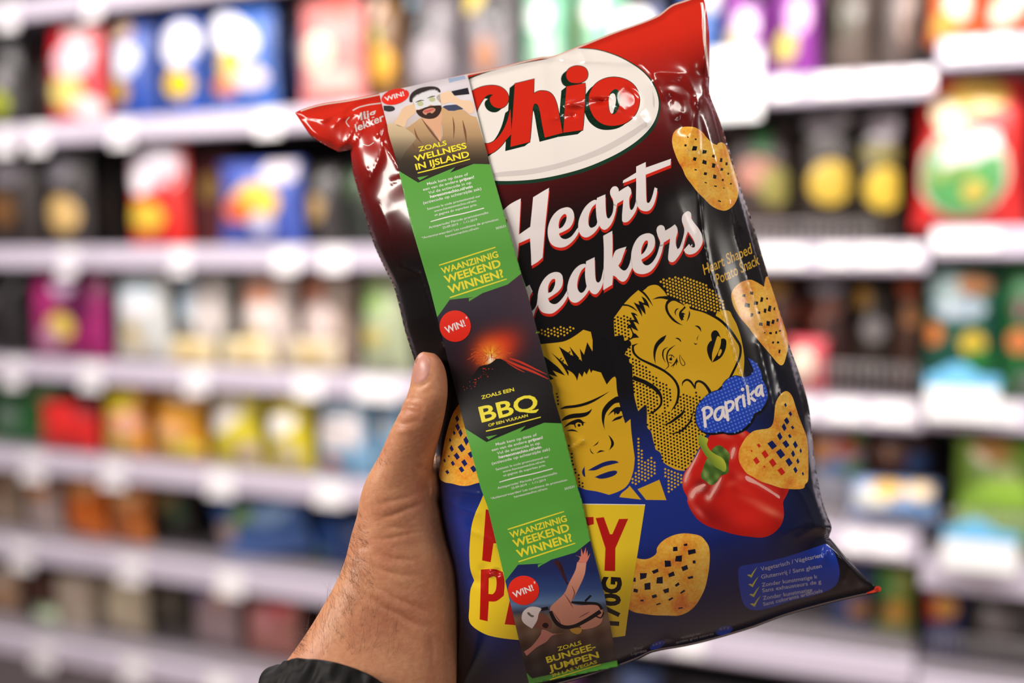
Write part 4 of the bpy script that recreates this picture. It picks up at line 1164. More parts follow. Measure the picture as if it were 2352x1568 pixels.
T += gb('1335,850 1350,780 1420,735 1500,780 1575,900', [4, 28, 38, 40, 22]) + gb('1575,900 1580,800 1640,760 1740,810 1830,930 1850,1000', [14, 34, 40, 46, 54, 56])
T += gb('1380,1180 1370,1280 1330,1360 1240,1430 1130,1510 1000,1568', [4, 16, 48, 50, 40, 8]) + gb('1550,1220 1530,1350 1490,1480 1470,1520 1370,1630 1260,1700 1110,1730', [4, 14, 30, 38, 34, 28, 4])
# tangled hair at the left
T += gb('250,40 300,60 250,140 220,230 260,300', [30, 20, 30, 26, 10]) + gb('130,60 170,120 150,240', [10, 14, 8])
sub('ink_line', T, black_i, 3, woman)
sub('lip_gloss', tri([Fz('1000,1450 1022,1480 1002,1540 962,1582 955,1540')]), yel, 4, woman)
lat = ((0.55, 7.9), (7.5, 2.8))
T = []
for z, t in ((E, '235,880 420,818 500,840 560,900 540,1000 550,1080 560,1230 430,1290 410,1205 250,1205'), (Gz, '330,40 470,60 400,280 290,280'),
             (Gz, '350,320 440,310 560,395 700,530 860,680 1000,790 1110,895 1160,1050 1115,1180 1060,1300 1000,1350 985,1230 985,1080 950,950 850,840 700,750 560,690 420,640 430,450'),
             (Gz, '425,745 560,790 720,850 860,950 925,1090 905,1215 800,1325 700,1345 685,1200 600,1240 525,1305 480,1180'),
             (Rz, '1487,952 1506,947 1531,947 1544,944 1554,930 1562,911 1572,896 1587,912 1599,900 1612,915 1602,936 1599,968 1605,985 1620,996 1628,1002 1605,1030 1585,1066 1572,1080 1544,1073 1522,1058 1517,1040 1506,1031 1496,990 1487,980')):
    T += halftone(z(t, smooth=False), lat[0], lat[1], 2.5, (2, 3))
sub('halftone_dot', T, black_i, 2, woman, kind='stuff')
T = halftone(E('1030,180 1250,125 1500,125 1700,170 1900,250 2070,370 2210,510 2320,690 2200,735 2110,810 1900,745 1760,705 1640,700 1600,610 1540,640 1420,550 1240,470 1180,350 1110,240', smooth=False), (0.75, 7.65), (7.15, 2.6), 2.75, (1, 1))
cap = dec('yellow_dot', T, yel, 1, kind='stuff')
man = dec('man_picture', tri([Rz('1225,792* 1243,790 1290,785 1305,780 1322,770 1340,757* 1357,762* 1361,781* 1361,850* 1412,864* 1415,869* 1417,896 1420,911* 1422,924 1427,942 1431,956 1436,972* 1448,962* 1450,990 1453,1015 1458,1052* 1455,1079 1447,1104 1436,1119 1419,1129 1399,1136* 1370,1128 1345,1124 1330,1118 1290,1110* 1230,900*')]), yel, 1, label='yellow comic face of a man with a black quiff')
T = []
for z, t in ((C, '950,685* 890,915* 812,800* 852,1035* 625,762* 695,938* 430,765* 600,1125* 283,872* 400,1000 520,1160 603,1305* 607,1240 582,1190* 680,1250 740,1330 765,1395* 800,1245* 858,1325* 895,1222* 940,1280* 990,1168* 1020,1250* 1085,1135* 1115,1215* 1165,1150* 1230,1300 1308,1462* 1400,1350 1460,1310* 1480,1345* 1300,600* 1060,650* 1045,855*'),
             (C, '140,930* 300,1050 430,1160 545,1300* 310,1200* 405,1318* 240,1272* 335,1355* 270,1380* 150,1050*'),
             (D, '440,395* 540,340 700,320 850,290 1000,240 1180,160 1365,65* 1200,180 1050,270 900,330 740,365 600,380'),
             (D, '480,590* 560,520 680,480 850,465 960,440 1038,385* 1010,450 950,510 850,545 700,560 560,590 485,612*'),
             (D, '515,740* 600,650 720,590 815,577 880,625 938,645* 885,650 880,690 855,695 845,660 820,645 770,640 735,665 735,700 745,735 720,715 710,680* 640,680'),
             (D, '565,795* 650,765 720,775 785,812* 700,800 620,798'),
             (D, '1275,775* 1230,650 1215,520 1235,400 1320,280 1420,200 1495,160 1530,165* 1550,270* 1450,295 1350,390 1290,480 1265,580 1260,680'),
             (D, '1325,520* 1400,420 1480,360 1575,355* 1600,470* 1565,430 1540,470 1500,490 1475,465 1460,500 1445,480 1435,440'),
             (D, '1395,625* 1460,560 1540,525 1615,512* 1560,570 1480,595'),
             (D, '1335,865* 1400,930 1440,1010 1430,1070 1350,1150* 1380,1080 1390,1010 1370,940'), (D, '1165,980* 1130,1040 1050,1080* 1110,1030'),
             (D, '1010,1105* 1020,1160 1080,1220* 1030,1200 1003,1150'), (D, '1120,1205* 1190,1150 1280,1165* 1200,1180')):
    T += tri([z(t)])
T += disc(1230 + 800 / 8, 890 + 690 / 8, 3.6, 10)
for x, y in ((405, 170), (410, 237), (416, 300), (390, 110), (615, 1065), (665, 1215), (668, 1280), (672, 1345), (690, 1410), (725, 1500), (735, 1560)):
    T += disc(1230 + x / 8, 890 + y / 8, 2.5)
T += halftone(L('1285,720 1310,740 1335,800 1385,885 1320,875', smooth=False), lat[0], lat[1], 2.3)
sub('ink_line', T, black_i, 3, man)
sub('mouth_line', tri([D('960,1520* 1100,1440 1250,1370 1380,1340 1480,1345 1535,1375* 1400,1410 1250,1450 1100,1515')]) + tri([Rz('1366,1095* 1385,1087 1405,1081 1417,1082 1413,1090 1395,1097 1378,1099')]) + tri([D('900,1445* 855,1540 880,1620 915,1640* 905,1550')]), navy, 3, man)
sub('collar', tri([Hz('370,1240* 580,1495* 180,1450* 220,1380 330,1290')]) + tri([Hz('915,1130* 1045,1505* 670,1500* 515,1305*')]), yel, 2, man)
T = halftone(C('30,520 100,460 200,430 330,405 560,400 725,420 650,510 590,575 400,590 150,590', smooth=False), lat[0], lat[1], 2.5, (3, 5))
T += halftone(Hz('490,320 545,320 585,560 650,790 700,780 740,670 800,690 850,900 890,1030 760,1110 600,1170 470,1260 390,1160 465,1040 505,900', smooth=False), (0.1, 8.15), (7.3, 2.8), 2.6, (3, 2))
T += halftone(Hz('1000,920 1340,1020 1345,1170 1210,1290 1100,1395 1050,1250', smooth=False), (0.1, 8.15), (7.3, 2.8), 2.6, (3, 2))
sub('yellow_dot', T, yel, 2, man, kind='stuff')

# --- the red pepper
def peppercol(x, y):
    C = np.zeros(x.shape + (3,)) + np.array((206, 32, 22.0))
    lx = (x - 1530) * 4; ly = (y - 870) * 4
    def blob(cx, cy, rx, ry, a, col, k):
        nonlocal C
        c, s = math.cos(a), math.sin(a)
        u = ((lx - cx) * c + (ly - cy) * s) / rx; v = (-(lx - cx) * s + (ly - cy) * c) / ry
        w = (k * np.exp(-(u * u + v * v)))[..., None]
        C = C * (1 - w) + np.array(col, float) * w
    for cx, cy, rx, ry, a, col, k in ((420, 1270, 270, 110, 0.45, (132, 14, 12), 0.75), (330, 985, 70, 60, 0.6, (104, 12, 10), 0.85), (470, 1010, 60, 110, 0.5, (150, 16, 14), 0.6), (610, 930, 40, 120, -0.2, (160, 18, 14), 0.45),
            (780, 1300, 220, 100, 0.25, (222, 40, 28), 0.8), (960, 1215, 150, 34, 0.45, (238, 120, 92), 0.9), (820, 1130, 150, 30, 0.35, (226, 84, 62), 0.6), (850, 965, 200, 12, 0.5, (236, 110, 92), 0.85), (720, 1010, 120, 40, 0.5, (224, 50, 36), 0.6),
            (600, 960, 60, 26, -0.3, (226, 80, 60), 0.7), (680, 905, 40, 20, 0.5, (232, 110, 92), 0.6), (1070, 1040, 36, 70, 0.25, (150, 16, 14), 0.5), (1040, 1330, 60, 100, 0.5, (168, 20, 16), 0.4), (530, 520, 80, 26, 0.25, (232, 110, 92), 0.6), (700, 500, 40, 20, 0.8, (238, 150, 130), 0.7),
            (188, 905, 15, 75, 0.30, (244, 196, 188), 0.95), (255, 745, 13, 95, 0.55, (240, 176, 166), 0.9), (300, 1010, 62, 24, -0.55, (246, 206, 200), 1.0), (235, 1070, 24, 50, 0.35, (246, 206, 200), 0.9), (450, 1000, 14, 105, 0.52, (246, 206, 200), 0.95), (385, 1090, 26, 24, 0, (244, 200, 192), 0.9), (612, 680, 16, 55, 0.3, (244, 190, 180), 0.9), (300, 1220, 70, 26, 0.85, (232, 110, 100), 0.75), (240, 1150, 26, 60, -0.3, (226, 70, 60), 0.5)):
        blob(cx, cy, max(rx, 27), max(ry, 27), a, col, k * min(1, (min(rx, ry) / 27) ** 0.5))
    return C
pep = dec('pepper_picture', tri([I('385,540 420,505 470,485 560,490 700,466 740,480 768,502 860,700 1130,1010* 1110,1060 1075,1130 1080,1200 1080,1270 1050,1350 980,1420 890,1455 780,1450 640,1430 500,1390 380,1350 290,1290 230,1210 195,1130 195,1090 160,1020 148,950 170,860 220,790 280,700 310,650 330,600')]), print_m, 2, colfn=peppercol, label='printed red bell pepper with a green stalk')
T = []
for t in ('168,940 182,870 230,790 296,668 310,645 292,700 234,825 200,895 176,950', '222,1075 250,1012 300,980 362,968 325,1003 275,1040 243,1095', '392,1092 432,1012 490,922 510,902 488,960 440,1046 408,1096', '596,735 602,655 625,626 636,642 620,690 604,735', '724,902 850,952 990,1040 1046,1092 985,1062 850,978'):
    T += tri([I(t)], raw=True)
sub('pepper_gloss', T, ink('pepper_gloss', (238, 168, 156)), 3, pep, kind='stuff')
def calcol(x, y):
    lx = (x - 1530) * 4; ly = (y - 870) * 4
    n = 0.5 + 0.3 * np.sin(lx * 0.035 + np.sin(ly * 0.02) * 2) * np.sin(ly * 0.028 + lx * 0.015) + 0.2 * np.sin(lx * 0.06 - ly * 0.03)
    return lerp([(0, (48, 76, 26)), (0.6, (84, 118, 46)), (1, (142, 164, 92))], n)
sub('calyx', tri([I('420,650 480,608 540,640 580,690 574,780 570,860 500,890 470,940 415,975 370,945 320,900 340,820 365,750 400,700')]), print_m, 4, pep, colfn=calcol)
def stemcol(x, y):
    lx = (x - 1530) * 4; ly = (y - 870) * 4
    t = (lx - 300) * 0.75 - (ly - 520) * 0.55
    return lerp([(-80, (90, 120, 40)), (0, (150, 166, 50)), (40, (186, 192, 60)), (110, (140, 150, 40))], t)
sub('stalk', tri([I('295,530 312,512 350,530 385,552 375,600 400,650 450,690 520,730 550,790 540,850 490,830 440,800 390,740 340,670 305,600')]), print_m, 5, pep, colfn=stemcol)
c3 = crisp(I, 4, '665,720 672,650 700,590 740,530 800,480 860,465 930,455 965,435 985,390 995,300 1005,220 1040,155 1080,118 1110,113 1140,135 1165,180 1190,260 1220,350 1255,440 1285,520 1300,620 1305,750 1305,880 1300,940 1275,970 1265,1000 1220,1012 1130,1010 1050,1000 960,970 870,940 800,900 745,870 710,830 680,780',
      '973,605,32 1050,685,34 1100,598,27 1128,762,28 1043,527,18,1.6 1082,445,20,1.5 1108,385,20,1.4 1185,605,17,1.7 1165,688,15,1.8 1187,835,15,1.6 1208,755,12,1.7 1135,525,15 1160,445,12 1140,320,13,1.5 1095,240,10,1.5 1235,660,9,2.2 1255,870,9,1.6', 'printed heart crisp lying over the red pepper', 6, navy, diamond=True)
T = []
for i, (x, y, r) in enumerate(((908, 692, 31), (828, 750, 30), (978, 770, 33), (1058, 848, 31), (850, 610, 16), (785, 660, 9), (900, 805, 9))):
    T += hole(1530 + x / 4, 870 + y / 4, r / 4, 1.0, 0.75, i, True)
sub('red_hole', T, ink('pepper_red', (214, 40, 28)), 8, c3)

# --- flavour cloud
cl = '1717,821* 1725,837 1730,852 1722,862 1706,867* 1690,863 1675,868 1662,880 1657,894* 1632,902 1615,916 1602,932 1598,952 1601,975 1612,989 1630,994 1650,992 1660,991* 1670,994 1690,992 1710,982 1725,965 1732,950* 1747,941 1760,922 1763,902 1756,880 1750,872* 1749,857 1742,842 1732,830'
CL = Rz(cl)
T = tri([[(x + 3.5, y + 4.5) for x, y in CL]]) + stroke(CL + [CL[0]], 3)
cloud = dec('flavour_cloud', tri([CL]), ink('cloud_blue', (38, 68, 186)), 9, label='blue dotted cloud with the white flavour name')
sub('cloud_shadow', T, black_i, 8, cloud)
sub('cloud_dot', halftone(CL, (7.4, -3.1), (2.6, 8.0), 2.3), ink('dot_blue', (86, 130, 218)), 10, cloud, kind='stuff')
def pill(t, w=27):
    """one round-ended brush stroke as a single outline"""
    P = parse(t, 1530, 870, 4, smooth=False); r = w / 8
    Q = []
    for i in range(len(P) - 1):
        p0, p1, p2, p3 = (np.array(P[max(i - 1, 0)]), np.array(P[i]), np.array(P[i + 1]), np.array(P[min(i + 2, len(P) - 1)]))
        for q in range(5):
            u = q / 5
            Q.append(0.5 * (2 * p1 + (p2 - p0) * u + (2 * p0 - 5 * p1 + 4 * p2 - p3) * u * u + (3 * p1 - p0 - 3 * p2 + p3) * u ** 3))
    Q.append(np.array(P[-1]))
    Lp, Rp = [], []
    for i, p in enumerate(Q):
        d = Q[min(i + 1, len(Q) - 1)] - Q[max(i - 1, 0)]; d = d / np.linalg.norm(d)
        n = np.array((-d[1], d[0])); Lp.append(p + n * r); Rp.append(p - n * r)
    def cap(c, frm, sgn):
        v = frm - c
        return [c + np.array((v[0] * math.cos(a_) - v[1] * math.sin(a_), v[0] * math.sin(a_) + v[1] * math.cos(a_))) for a_ in (-sgn * math.pi * k / 6 for k in range(1, 6))]
    out = Lp + cap(Q[-1], Lp[-1], 1) + Rp[::-1] + cap(Q[0], Rp[0], 1)
    return tri([[(float(p[0]), float(p[1])) for p in out]], raw=True)
n_ = 0
for a_, b_ in (('344,272 352,360 360,436', '335,284 375,260 412,277 415,316 385,350 352,366'), ('525,262 490,264 456,292 446,335 460,370 488,370 514,330 522,275', '522,266 526,320 543,350'), ('546,217 556,300 567,376', '550,228 580,208 610,214 614,250 590,284 560,298'),
               ('641,188 648,240 655,282', '646,214 660,178 680,164'), ('706,152 712,200 719,248', None), ('742,68 752,140 762,228', '802,114 762,164 764,162 812,198'), ('870,62 842,76 824,110 831,146 850,148 869,110 873,66', '873,60 878,120 889,152')):
    lt = sub('cloud_letter', pill(a_), white_i, 11, cloud)
    if b_: sub('cloud_letter', pill(b_), white_i, 11.6, cloud)
    else: sub('letter_dot', disc(1530 + 702 / 4, 870 + 96 / 4, 4.2, 12), white_i, 11, cloud)

# --- the yellow party panel
Mz = PZ(1000, 1130, 3.58)
party = dec('party_panel', tri([Mz('395,20* 700,60* 1210,97* 1725,103* 1660,520 1590,960 1560,1180* 1100,1235 700,1215 450,1180 330,1120 280,1060 280,950 290,800 320,725* 290,640 280,520 285,400 300,270 330,170 370,80')]), ink('party_yellow', (228, 196, 40)), 4, label='yellow cup-shaped panel with red and black stencil lettering')
sub('panel_edge', brush('1210,97 1725,103', 6, 1000, 1130, 3.58), white_i, 5, party)
sr_m = ink('stencil_red', (178, 24, 18))
for l in ([Mz('415,140* 440,145* 505,420* 478,420* 455,575* 385,560*')], [Mz('375,635* 490,632 555,655* 570,740 563,850* 500,895 440,897* 430,1060* 365,1045* 372,800'), Mz('440,705* 480,690 500,705 500,790 475,835 437,835*')], [Mz('618,860* 665,1092* 570,1085*')],
          [Mz('1225,205* 1300,203* 1303,262* 1255,275* 1235,250*')], [Mz('1318,212* 1385,205* 1435,345* 1455,345* 1510,220* 1585,218* 1480,460* 1478,648* 1390,645* 1398,460*')]):
    sub('red_letter', tri(l), sr_m, 5, party)
m3 = lambda x, y: (1000 + x / 3.58, 1130 + y / 3.58)
sub('black_lettering', text('170G', m3(1500, 1098), m3(1525, 700), 150 / 3.58, 0.045), black_i, 5, party)

# --- bottom crisp, left crisp
crisp(Nz, 6.126, '205,480* 240,490 300,508 370,515 440,500 510,460 540,420 545,360 600,280 690,215 800,170 920,150 1050,160 1160,190 1230,260 1275,340 1288,450 1280,620 1255,780 1220,920 1160,1050 1080,1170 980,1255 850,1305 700,1305 500,1300 350,1280 220,1255 120,1200*',
      '950,310,34,0.5,-0.1 803,370,38 1030,408,62,0.6,-0.2 850,510,55 697,578,48 523,683,46,0.7,-0.4 345,745,50 1068,550,24 935,640,48,0.7,-0.5 755,730,48,0.7,-0.3 585,812,50 410,888,50 243,955,42,0.7,0.2 215,800,36 1020,768,42,0.5,-0.3 835,868,44,0.5,-0.55 672,957,44,0.8,-0.3 505,1035,36,0.7,-0.3 335,1095,28,0.5 905,970,40,0.4,-0.6 740,1073,40,0.35,-0.5 565,1143,38,0.3,-0.3 878,1200,38,0.3,-0.2', 'printed heart crisp below the pepper, beside the yellow panel', 1, ink('deep_navy', (14, 18, 44)))
crisp(L, 4, '235,90* 170,180 130,280 90,430 70,540 50,650 35,760 45,800 90,830 150,840 230,860 300,860 370,840 440,825* 300,200*',
      '200,245,14,1.8 207,320,18,1.6 232,375,18,1.6 172,375,11,1.6 283,445,22,1.6 240,515,26,1.3 150,520,16,1.6 135,440,9,1.7 198,590,22,1.2 325,575,24 268,650,24,0.8 160,655,16,1.2 85,630,9,1.7 110,735,15 240,710,22,0.6,0.6 350,705,24 125,590,8', 'printed heart crisp between the thumb and the paper strip', 1, navy, diamond=True)

# --- claims panel
Oz = PZ(1680, 1220, 6.391)
o2 = lambda x, y: (1680 + x / 6.391, 1220 + y / 6.391)
claims = dec('claims_panel', tri([Oz('100,560 150,505 300,480 700,400 1000,310 1380,180* 1470,250 1540,380 1580,520 1585,640 1550,760 1450,850 1200,940 900,1010 600,1110 400,1155 260,1140 180,1060 130,900')]), ink('claims_blue', (34, 62, 168)), 1, label='blue rounded panel with four ticked claims')
T = []
for dx, dy in ((0, 0), (18, 138), (33, 285), (45, 425)):
    T += tri([[(x + dx / 6.391, y + dy / 6.391) for x, y in Oz('228,638* 265,630 285,640* 330,575 382,518* 335,600 296,680*')]])
sub('tick', T, ink('tick', (196, 190, 80)), 2, claims)
T = text('Vegetarisch / Végétarien', o2(435, 580), o2(1330, 375), 60 / 6.391, 0.012) + text('Glutenvrij / Sans gluten', o2(440, 695), o2(1330, 530), 58 / 6.391, 0.012)
T += text('Zonder kunstmatige k', o2(447, 812), o2(1265, 685), 56 / 6.391, 0.012) + text('Sans exhausteurs de g', o2(455, 893), o2(1320, 760), 56 / 6.391, 0.012)
T += text('Zonder kunstmatige', o2(465, 1005), o2(1190, 880), 56 / 6.391, 0.012) + text('Sans colorants artificiels', o2(470, 1092), o2(1340, 890), 52 / 6.391, 0.012)
sub('claims_lettering', T, ink('claims_ink', (178, 178, 196)), 2, claims)

# --- small gold script, brand tag on the folded corner, nutrition marks
j2 = lambda x, y: (1530 + x / 4, 280 + y / 4)
T = text('Heart Shaped', j2(352, 1405), j2(792, 1205), 96 / 4, 0.012, lean=0.22) + text('Potato Snack', j2(470, 1495), j2(862, 1305), 96 / 4, 0.012, lean=0.22)
dec('gold_lettering', T, ink('gold', (206, 160, 44)), 2, label='small gold script lettering')
u2 = lambda x, y: (660 + x / 5.333, 160 + y / 5.333)
T = text('llig', u2(900, 620), u2(1090, 560), 90 / 5.333, 0.02, lean=0.2) + text('lekker', u2(840, 760), u2(1190, 620), 90 / 5.333, 0.02, lean=0.2)
T += brush('800,500 880,460 1000,430 1150,410', 14, 660, 160, 5.333) + brush('760,580 720,640 760,700', 12, 660, 160, 5.333) + brush('900,900 990,930 1060,890', 10, 660, 160, 5.333)
dec('corner_lettering', T, grey_i, 2)
p2 = lambda x, y: (1400 + x / 6.189, 1400 + y / 6.189)
nut = dec('nutrition_mark', disc(*p2(680, 500), 19, 16, 8, -0.45), ink('nutri', (30, 48, 130)), 2)
dec('nutrition_mark', disc(*p2(1630, 290), 20, 16, 10, -0.3), ink('nutri', (30, 48, 130)), 2)
T = text('Vet/', p2(350, 572), p2(480, 548), 40 / 6.189) + text('Lipides', p2(312, 645), p2(530, 590), 36 / 6.189) + text('verzadigd vet/', p2(1020, 410), p2(1300, 345), 40 / 6.189) + text('acides gras saturés', p2(950, 478), p2(1480, 350), 32 / 6.189)
T += text('9,6 g', p2(620, 520), p2(730, 470), 26 / 6.189) + text('0,9 g', p2(1570, 290), p2(1700, 262), 30 / 6.189) + text('30', p2(-925, 950), p2(-860, 930), 50 / 6.189)
sub('nutrition_lettering', T, ink('nutri_ink', (130, 124, 126)), 3, nut)

# ================================================================== the promotional paper strip hanging down the bag
sl = [(871, 214), (915.5, 391.5), (945, 520), (987, 660), (1004, 727), (1060, 952), (1104, 1120), (1120, 1164), (1160, 1332), (1216, 1572)]
sr = [(1073, 170), (1125, 377), (1197, 627), (1208, 660), (1280, 940), (1290, 971), (1327, 1120), (1336, 1148), (1356, 1240), (1388, 1364), (1420, 1530)]
AX = np.array((0.2535, 0.9673))
def along(p): return p[0] * AX[0] + p[1] * AX[1]
def edge_at(E, t):
    ts = np.array([along(p) for p in E])
    return np.interp(t, ts, [p[0] for p in E]), np.interp(t, ts, [p[1] for p in E])
def hgrid(A, x, y):
    gx_ = np.clip((x - GX0) / STEP, 0, A.shape[1] - 1.001); gy_ = np.clip((y - GY0) / STEP, 0, A.shape[0] - 1.001)
    i = gx_.astype(int); j = gy_.astype(int); fx = gx_ - i; fy = gy_ - j
    return (A[j, i] * (1 - fx) + A[j, i + 1] * fx) * (1 - fy) + (A[j + 1, i] * (1 - fx) + A[j + 1, i + 1] * fx) * fy
tt = np.arange(380, 1900, 6.0)
lx_, ly_ = edge_at(sl, tt); rx_, ry_ = edge_at(sr, tt)
hl = hgrid(macro, lx_, ly_); hr = hgrid(macro, rx_, ry_)
clear = np.zeros_like(tt)
for a in np.linspace(0, 1, 25):
    h = hgrid(Hh, lx_ + (rx_ - lx_) * a, ly_ + (ry_ - ly_) * a)
    clear = np.maximum(clear, h - (hl * (1 - a) + hr * a))
def smooth1(v, n):
    k = np.hanning(2 * n + 1); k /= k.sum()
    return np.convolve(np.pad(v, n, mode='edge'), k, 'valid')
clear = smooth1(np.maximum.reduce([np.pad(clear, 14, mode='edge')[14 + q:14 + q + len(clear)] for q in range(-13, 14)]), 10) + 0.0006
Tg = X * AX[0] + Y * AX[1]
LX, LY = edge_at(sl, Tg); RX, RY = edge_at(sr, Tg)
Ag = ((X - LX) * (RX - LX) + (Y - LY) * (RY - LY)) / ((RX - LX) ** 2 + (RY - LY) ** 2)
HS = np.interp(Tg, tt, hl) * (1 - Ag) + np.interp(Tg, tt, hr) * Ag + np.interp(Tg, tt, clear)
HS = HS + 0.0003 * np.sin(Tg / 70.0 + 1.3 * Ag) + 0.0006 * np.exp(-((Tg - 1480) / 30) ** 2) * np.sin(Ag * 3)
PS = lift(HS)
STRIP = Surface(GX0, GY0, GX1, GY1, STEP, PS, normals(PS))
strip = empty('paper_strip', at(1316, 1560, BAGD - 0.02), 'long paper strip with green panels and three travel photos hanging down the bag', 'leaflet')
PAP = dict(rough=0.42, spec=0.32, coat=0.04, coatr=0.15)
paper_m = mat('printed_paper', attr=True, **PAP)
def pink(name, c):
    return mat('paper_' + name, c, **PAP)
def sdec(name, T, m, layer, parent=None, colfn=None, **kw):
    p = parent or strip
    o = STRIP.lay(name, T, m, layer, p, colfn, **kw)
    if o is not None and p is strip:
        o.matrix_parent_inverse = Matrix.Translation(-strip.location)
    return o
sheet_poly = sl + sr[::-1]
green = (88, 162, 62)
sheet = sdec('paper_sheet', tri([sheet_poly]), pink('green', green), 0)
sol = sheet.modifiers.new('paper', 'SOLIDIFY'); sol.thickness = 0.00022; sol.offset = -1
def edge_pts(E, ya, yb):
    ys = [p[1] for p in E]; xs = [p[0] for p in E]
    q = [(float(np.interp(y, ys, xs)), y) for y in np.linspace(ya, yb, 8)]
    return q
yel_s = pink('yellow', (238, 224, 56)); wht_s = pink('white', (236, 232, 232)); red_s = pink('red', (232, 44, 26)); dark_s = pink('dark', (24, 20, 22)); grn_s = pink('green', green)
# ---- photo panels
q5 = lambda x, y: (860 + x / 5.333, 160 + y / 5.333)
Q5 = PZ(860, 160, 5.333); R5 = PZ(990, 690, 5.333); S5 = PZ(1150, 1240, 4.779); D4 = PZ(880, 340, 4.356)
def wellcol(x, y):
    ly = (y - 160) * 5.333; lx = (x - 860) * 5.333
    t = ly - 0.0 * lx
    n = np.sin(lx * 0.012 + ly * 0.02) * 6
    return lerp([(0, (226, 218, 224)), (500, (218, 212, 220)), (800, (196, 176, 160)), (960, (100, 70, 60)), (1100, (54, 34, 34)), (1300, (34, 23, 27))], t) + n[..., None]
p = edge_pts(sr, 170, 377) + [q5(1215, 1153), q5(927, 1262), q5(990, 1193), q5(535, 1382)] + edge_pts(sl, 392, 214)
well = sdec('wellness_photo', tri([p]), paper_m, 1, colfn=wellcol, label='printed photo of a bearded man in a bathrobe with face mask')
def fade(base):
    def f(x, y):
        ly = (y - 160) * 5.333
        k = np.interp(ly, [600, 800, 950, 1100, 1250], [1.0, 0.86, 0.56, 0.30, 0.20])
        return np.array(base, float) * k[..., None]
    return f
S = lambda t, c, n, ly, par, **k: sdec(n, tri([Q5(t)]), pink(n + '_%d%d%d' % c, c), ly, par, **k)
S('110,440* 230,450 250,490 180,515 115,500*', (52, 50, 54), 'backdrop_dark', 2, well)
S('940,265* 1145,220* 1165,300* 980,320*', (36, 34, 44), 'backdrop_dark', 2, well)
S('900,110* 1100,70* 1120,110* 920,160*', (170, 190, 220), 'backdrop_sky', 2, well)
S('830,470 950,430 1060,440 1090,480 930,505', (66, 72, 100), 'backdrop_blue', 2, well)
sdec('bathrobe', tri([Q5('170,720* 380,715 500,640 590,590 700,720 820,880 815,470 930,510 1080,490 1180,560 1250,580* 1330,850* 1400,1100 1380,1150* 1215,1150* 990,1190* 535,1375* 300,1235*')]), paper_m, 3, well, colfn=fade((206, 168, 124)))
sdec('sleeve', tri([Q5('158,690 225,660 380,720 505,830 470,900 380,1010 320,1120* 255,1060*')]), paper_m, 4, well, colfn=fade((226, 200, 160)))
S('590,600 700,560 815,500 815,700 810,870 760,800 680,700', (222, 170, 136), 'chest', 4, well)
S('430,390 440,310 500,250 600,215 720,205 790,230 805,280 740,250 640,270 540,310 480,350 460,400', (52, 40, 42), 'dark_hair', 5, well)
S('465,350 540,300 640,262 740,240 795,280 815,380 820,450 800,540 740,590 650,600 560,560 510,480', (206, 146, 118), 'face', 4, well)
S('465,350 540,300 640,262 740,240 795,280 812,370 815,432 740,446 690,432 640,462 560,482 520,500 490,430', (224, 224, 228), 'face_mask', 5, well)
sdec('beard', tri([Q5('512,500 560,492 610,468 680,448 750,440 818,448 806,530 752,587 672,604 590,588 540,556'), Q5('592,512 650,478 720,468 748,492 708,536 650,556 606,542')]), pink('beard', (58, 38, 32)), 6, well)
S('604,512 660,492 730,482 690,508 640,526', (206, 92, 92), 'mouth', 7, well)
S('640,545 690,528 700,562 652,574', (58, 38, 32), 'chin_beard', 7, well)
sdec('eyebrow', brush('505,402 560,380 610,378', [6, 14, 4], 860, 160, 5.333) + brush('645,352 700,332 745,325', [4, 14, 6], 860, 160, 5.333), pink('brow', (60, 42, 38)), 6, well)
sdec('cucumber_slice', disc(*q5(562, 418), 7.5, 14, 5.5) + disc(*q5(708, 366), 7.5, 14, 5.5), pink('cucumber', (190, 194, 150)), 7, well)
S('250,660 290,580 350,470 440,430 540,420 525,500 470,560 400,620 370,700', (232, 196, 160), 'arm', 4, well)
S('760,340 830,290 920,265 960,300 1060,370 1190,390 1225,500 1180,540 1060,460 930,400 840,420', (238, 204, 170), 'arm', 5, well)
T = brush('580,600 650,700 750,830 810,900', [4, 20, 24, 6], 860, 160, 5.333) + brush('960,580 975,700 970,840', [4, 18, 4], 860, 160, 5.333) + brush('1080,620 1110,760 1130,900', [4, 26, 6], 860, 160, 5.333) + brush('490,720 520,820 580,900', [4, 20, 4], 860, 160, 5.333) + brush('470,900 500,980 520,1000', [4, 20, 4], 860, 160, 5.333)
sdec('robe_fold', T, pink('fold', (120, 82, 58)), 5, well)
def caption(lines, z0, layer, part, m, lean=0.0):
    T = []
    for s_, a, b, cap_, bold in lines:
        T += text(s_, z0(*a), z0(*b), cap_ * 0.87, bold, lean)
    return T
T = caption([('ZOALS', (545, 1005), (890, 922), 64 / 5.333, 0.026), ('WELLNESS', (497, 1128), (1135, 962), 82 / 5.333, 0.028), ('IN IJSLAND', (513, 1230), (1168, 1066), 84 / 5.333, 0.028)], q5, 8, well, yel_s)
T += brush('530,1267 700,1225 900,1170 1172,1097', [13, 16, 14, 12], 860, 160, 5.333)
sdec('caption', T, yel_s, 9, well, label='yellow caption lettering')
def arrow(t, z, par, l=2):
    sdec('green_arrow', tri([z(t)]), grn_s, l, par)
arrow('525,1322* 668,1296* 556,1357*', Q5, well, 9)
def winbadge(cx, cy, rx, ry, rot, a, b, cap_, star):
    w = sdec('win_badge', disc(cx, cy, rx, 40, ry, rot), red_s, 10, label='red round badge with white lettering')
    sdec('badge_lettering', text('WIN!', a, b, cap_, 0.024) + text('*', (b[0] + 1, b[1] - cap_ * 0.75), (b[0] + 5, b[1] - cap_ * 0.75 - 1), 9, 0.02), wht_s, 11, w)
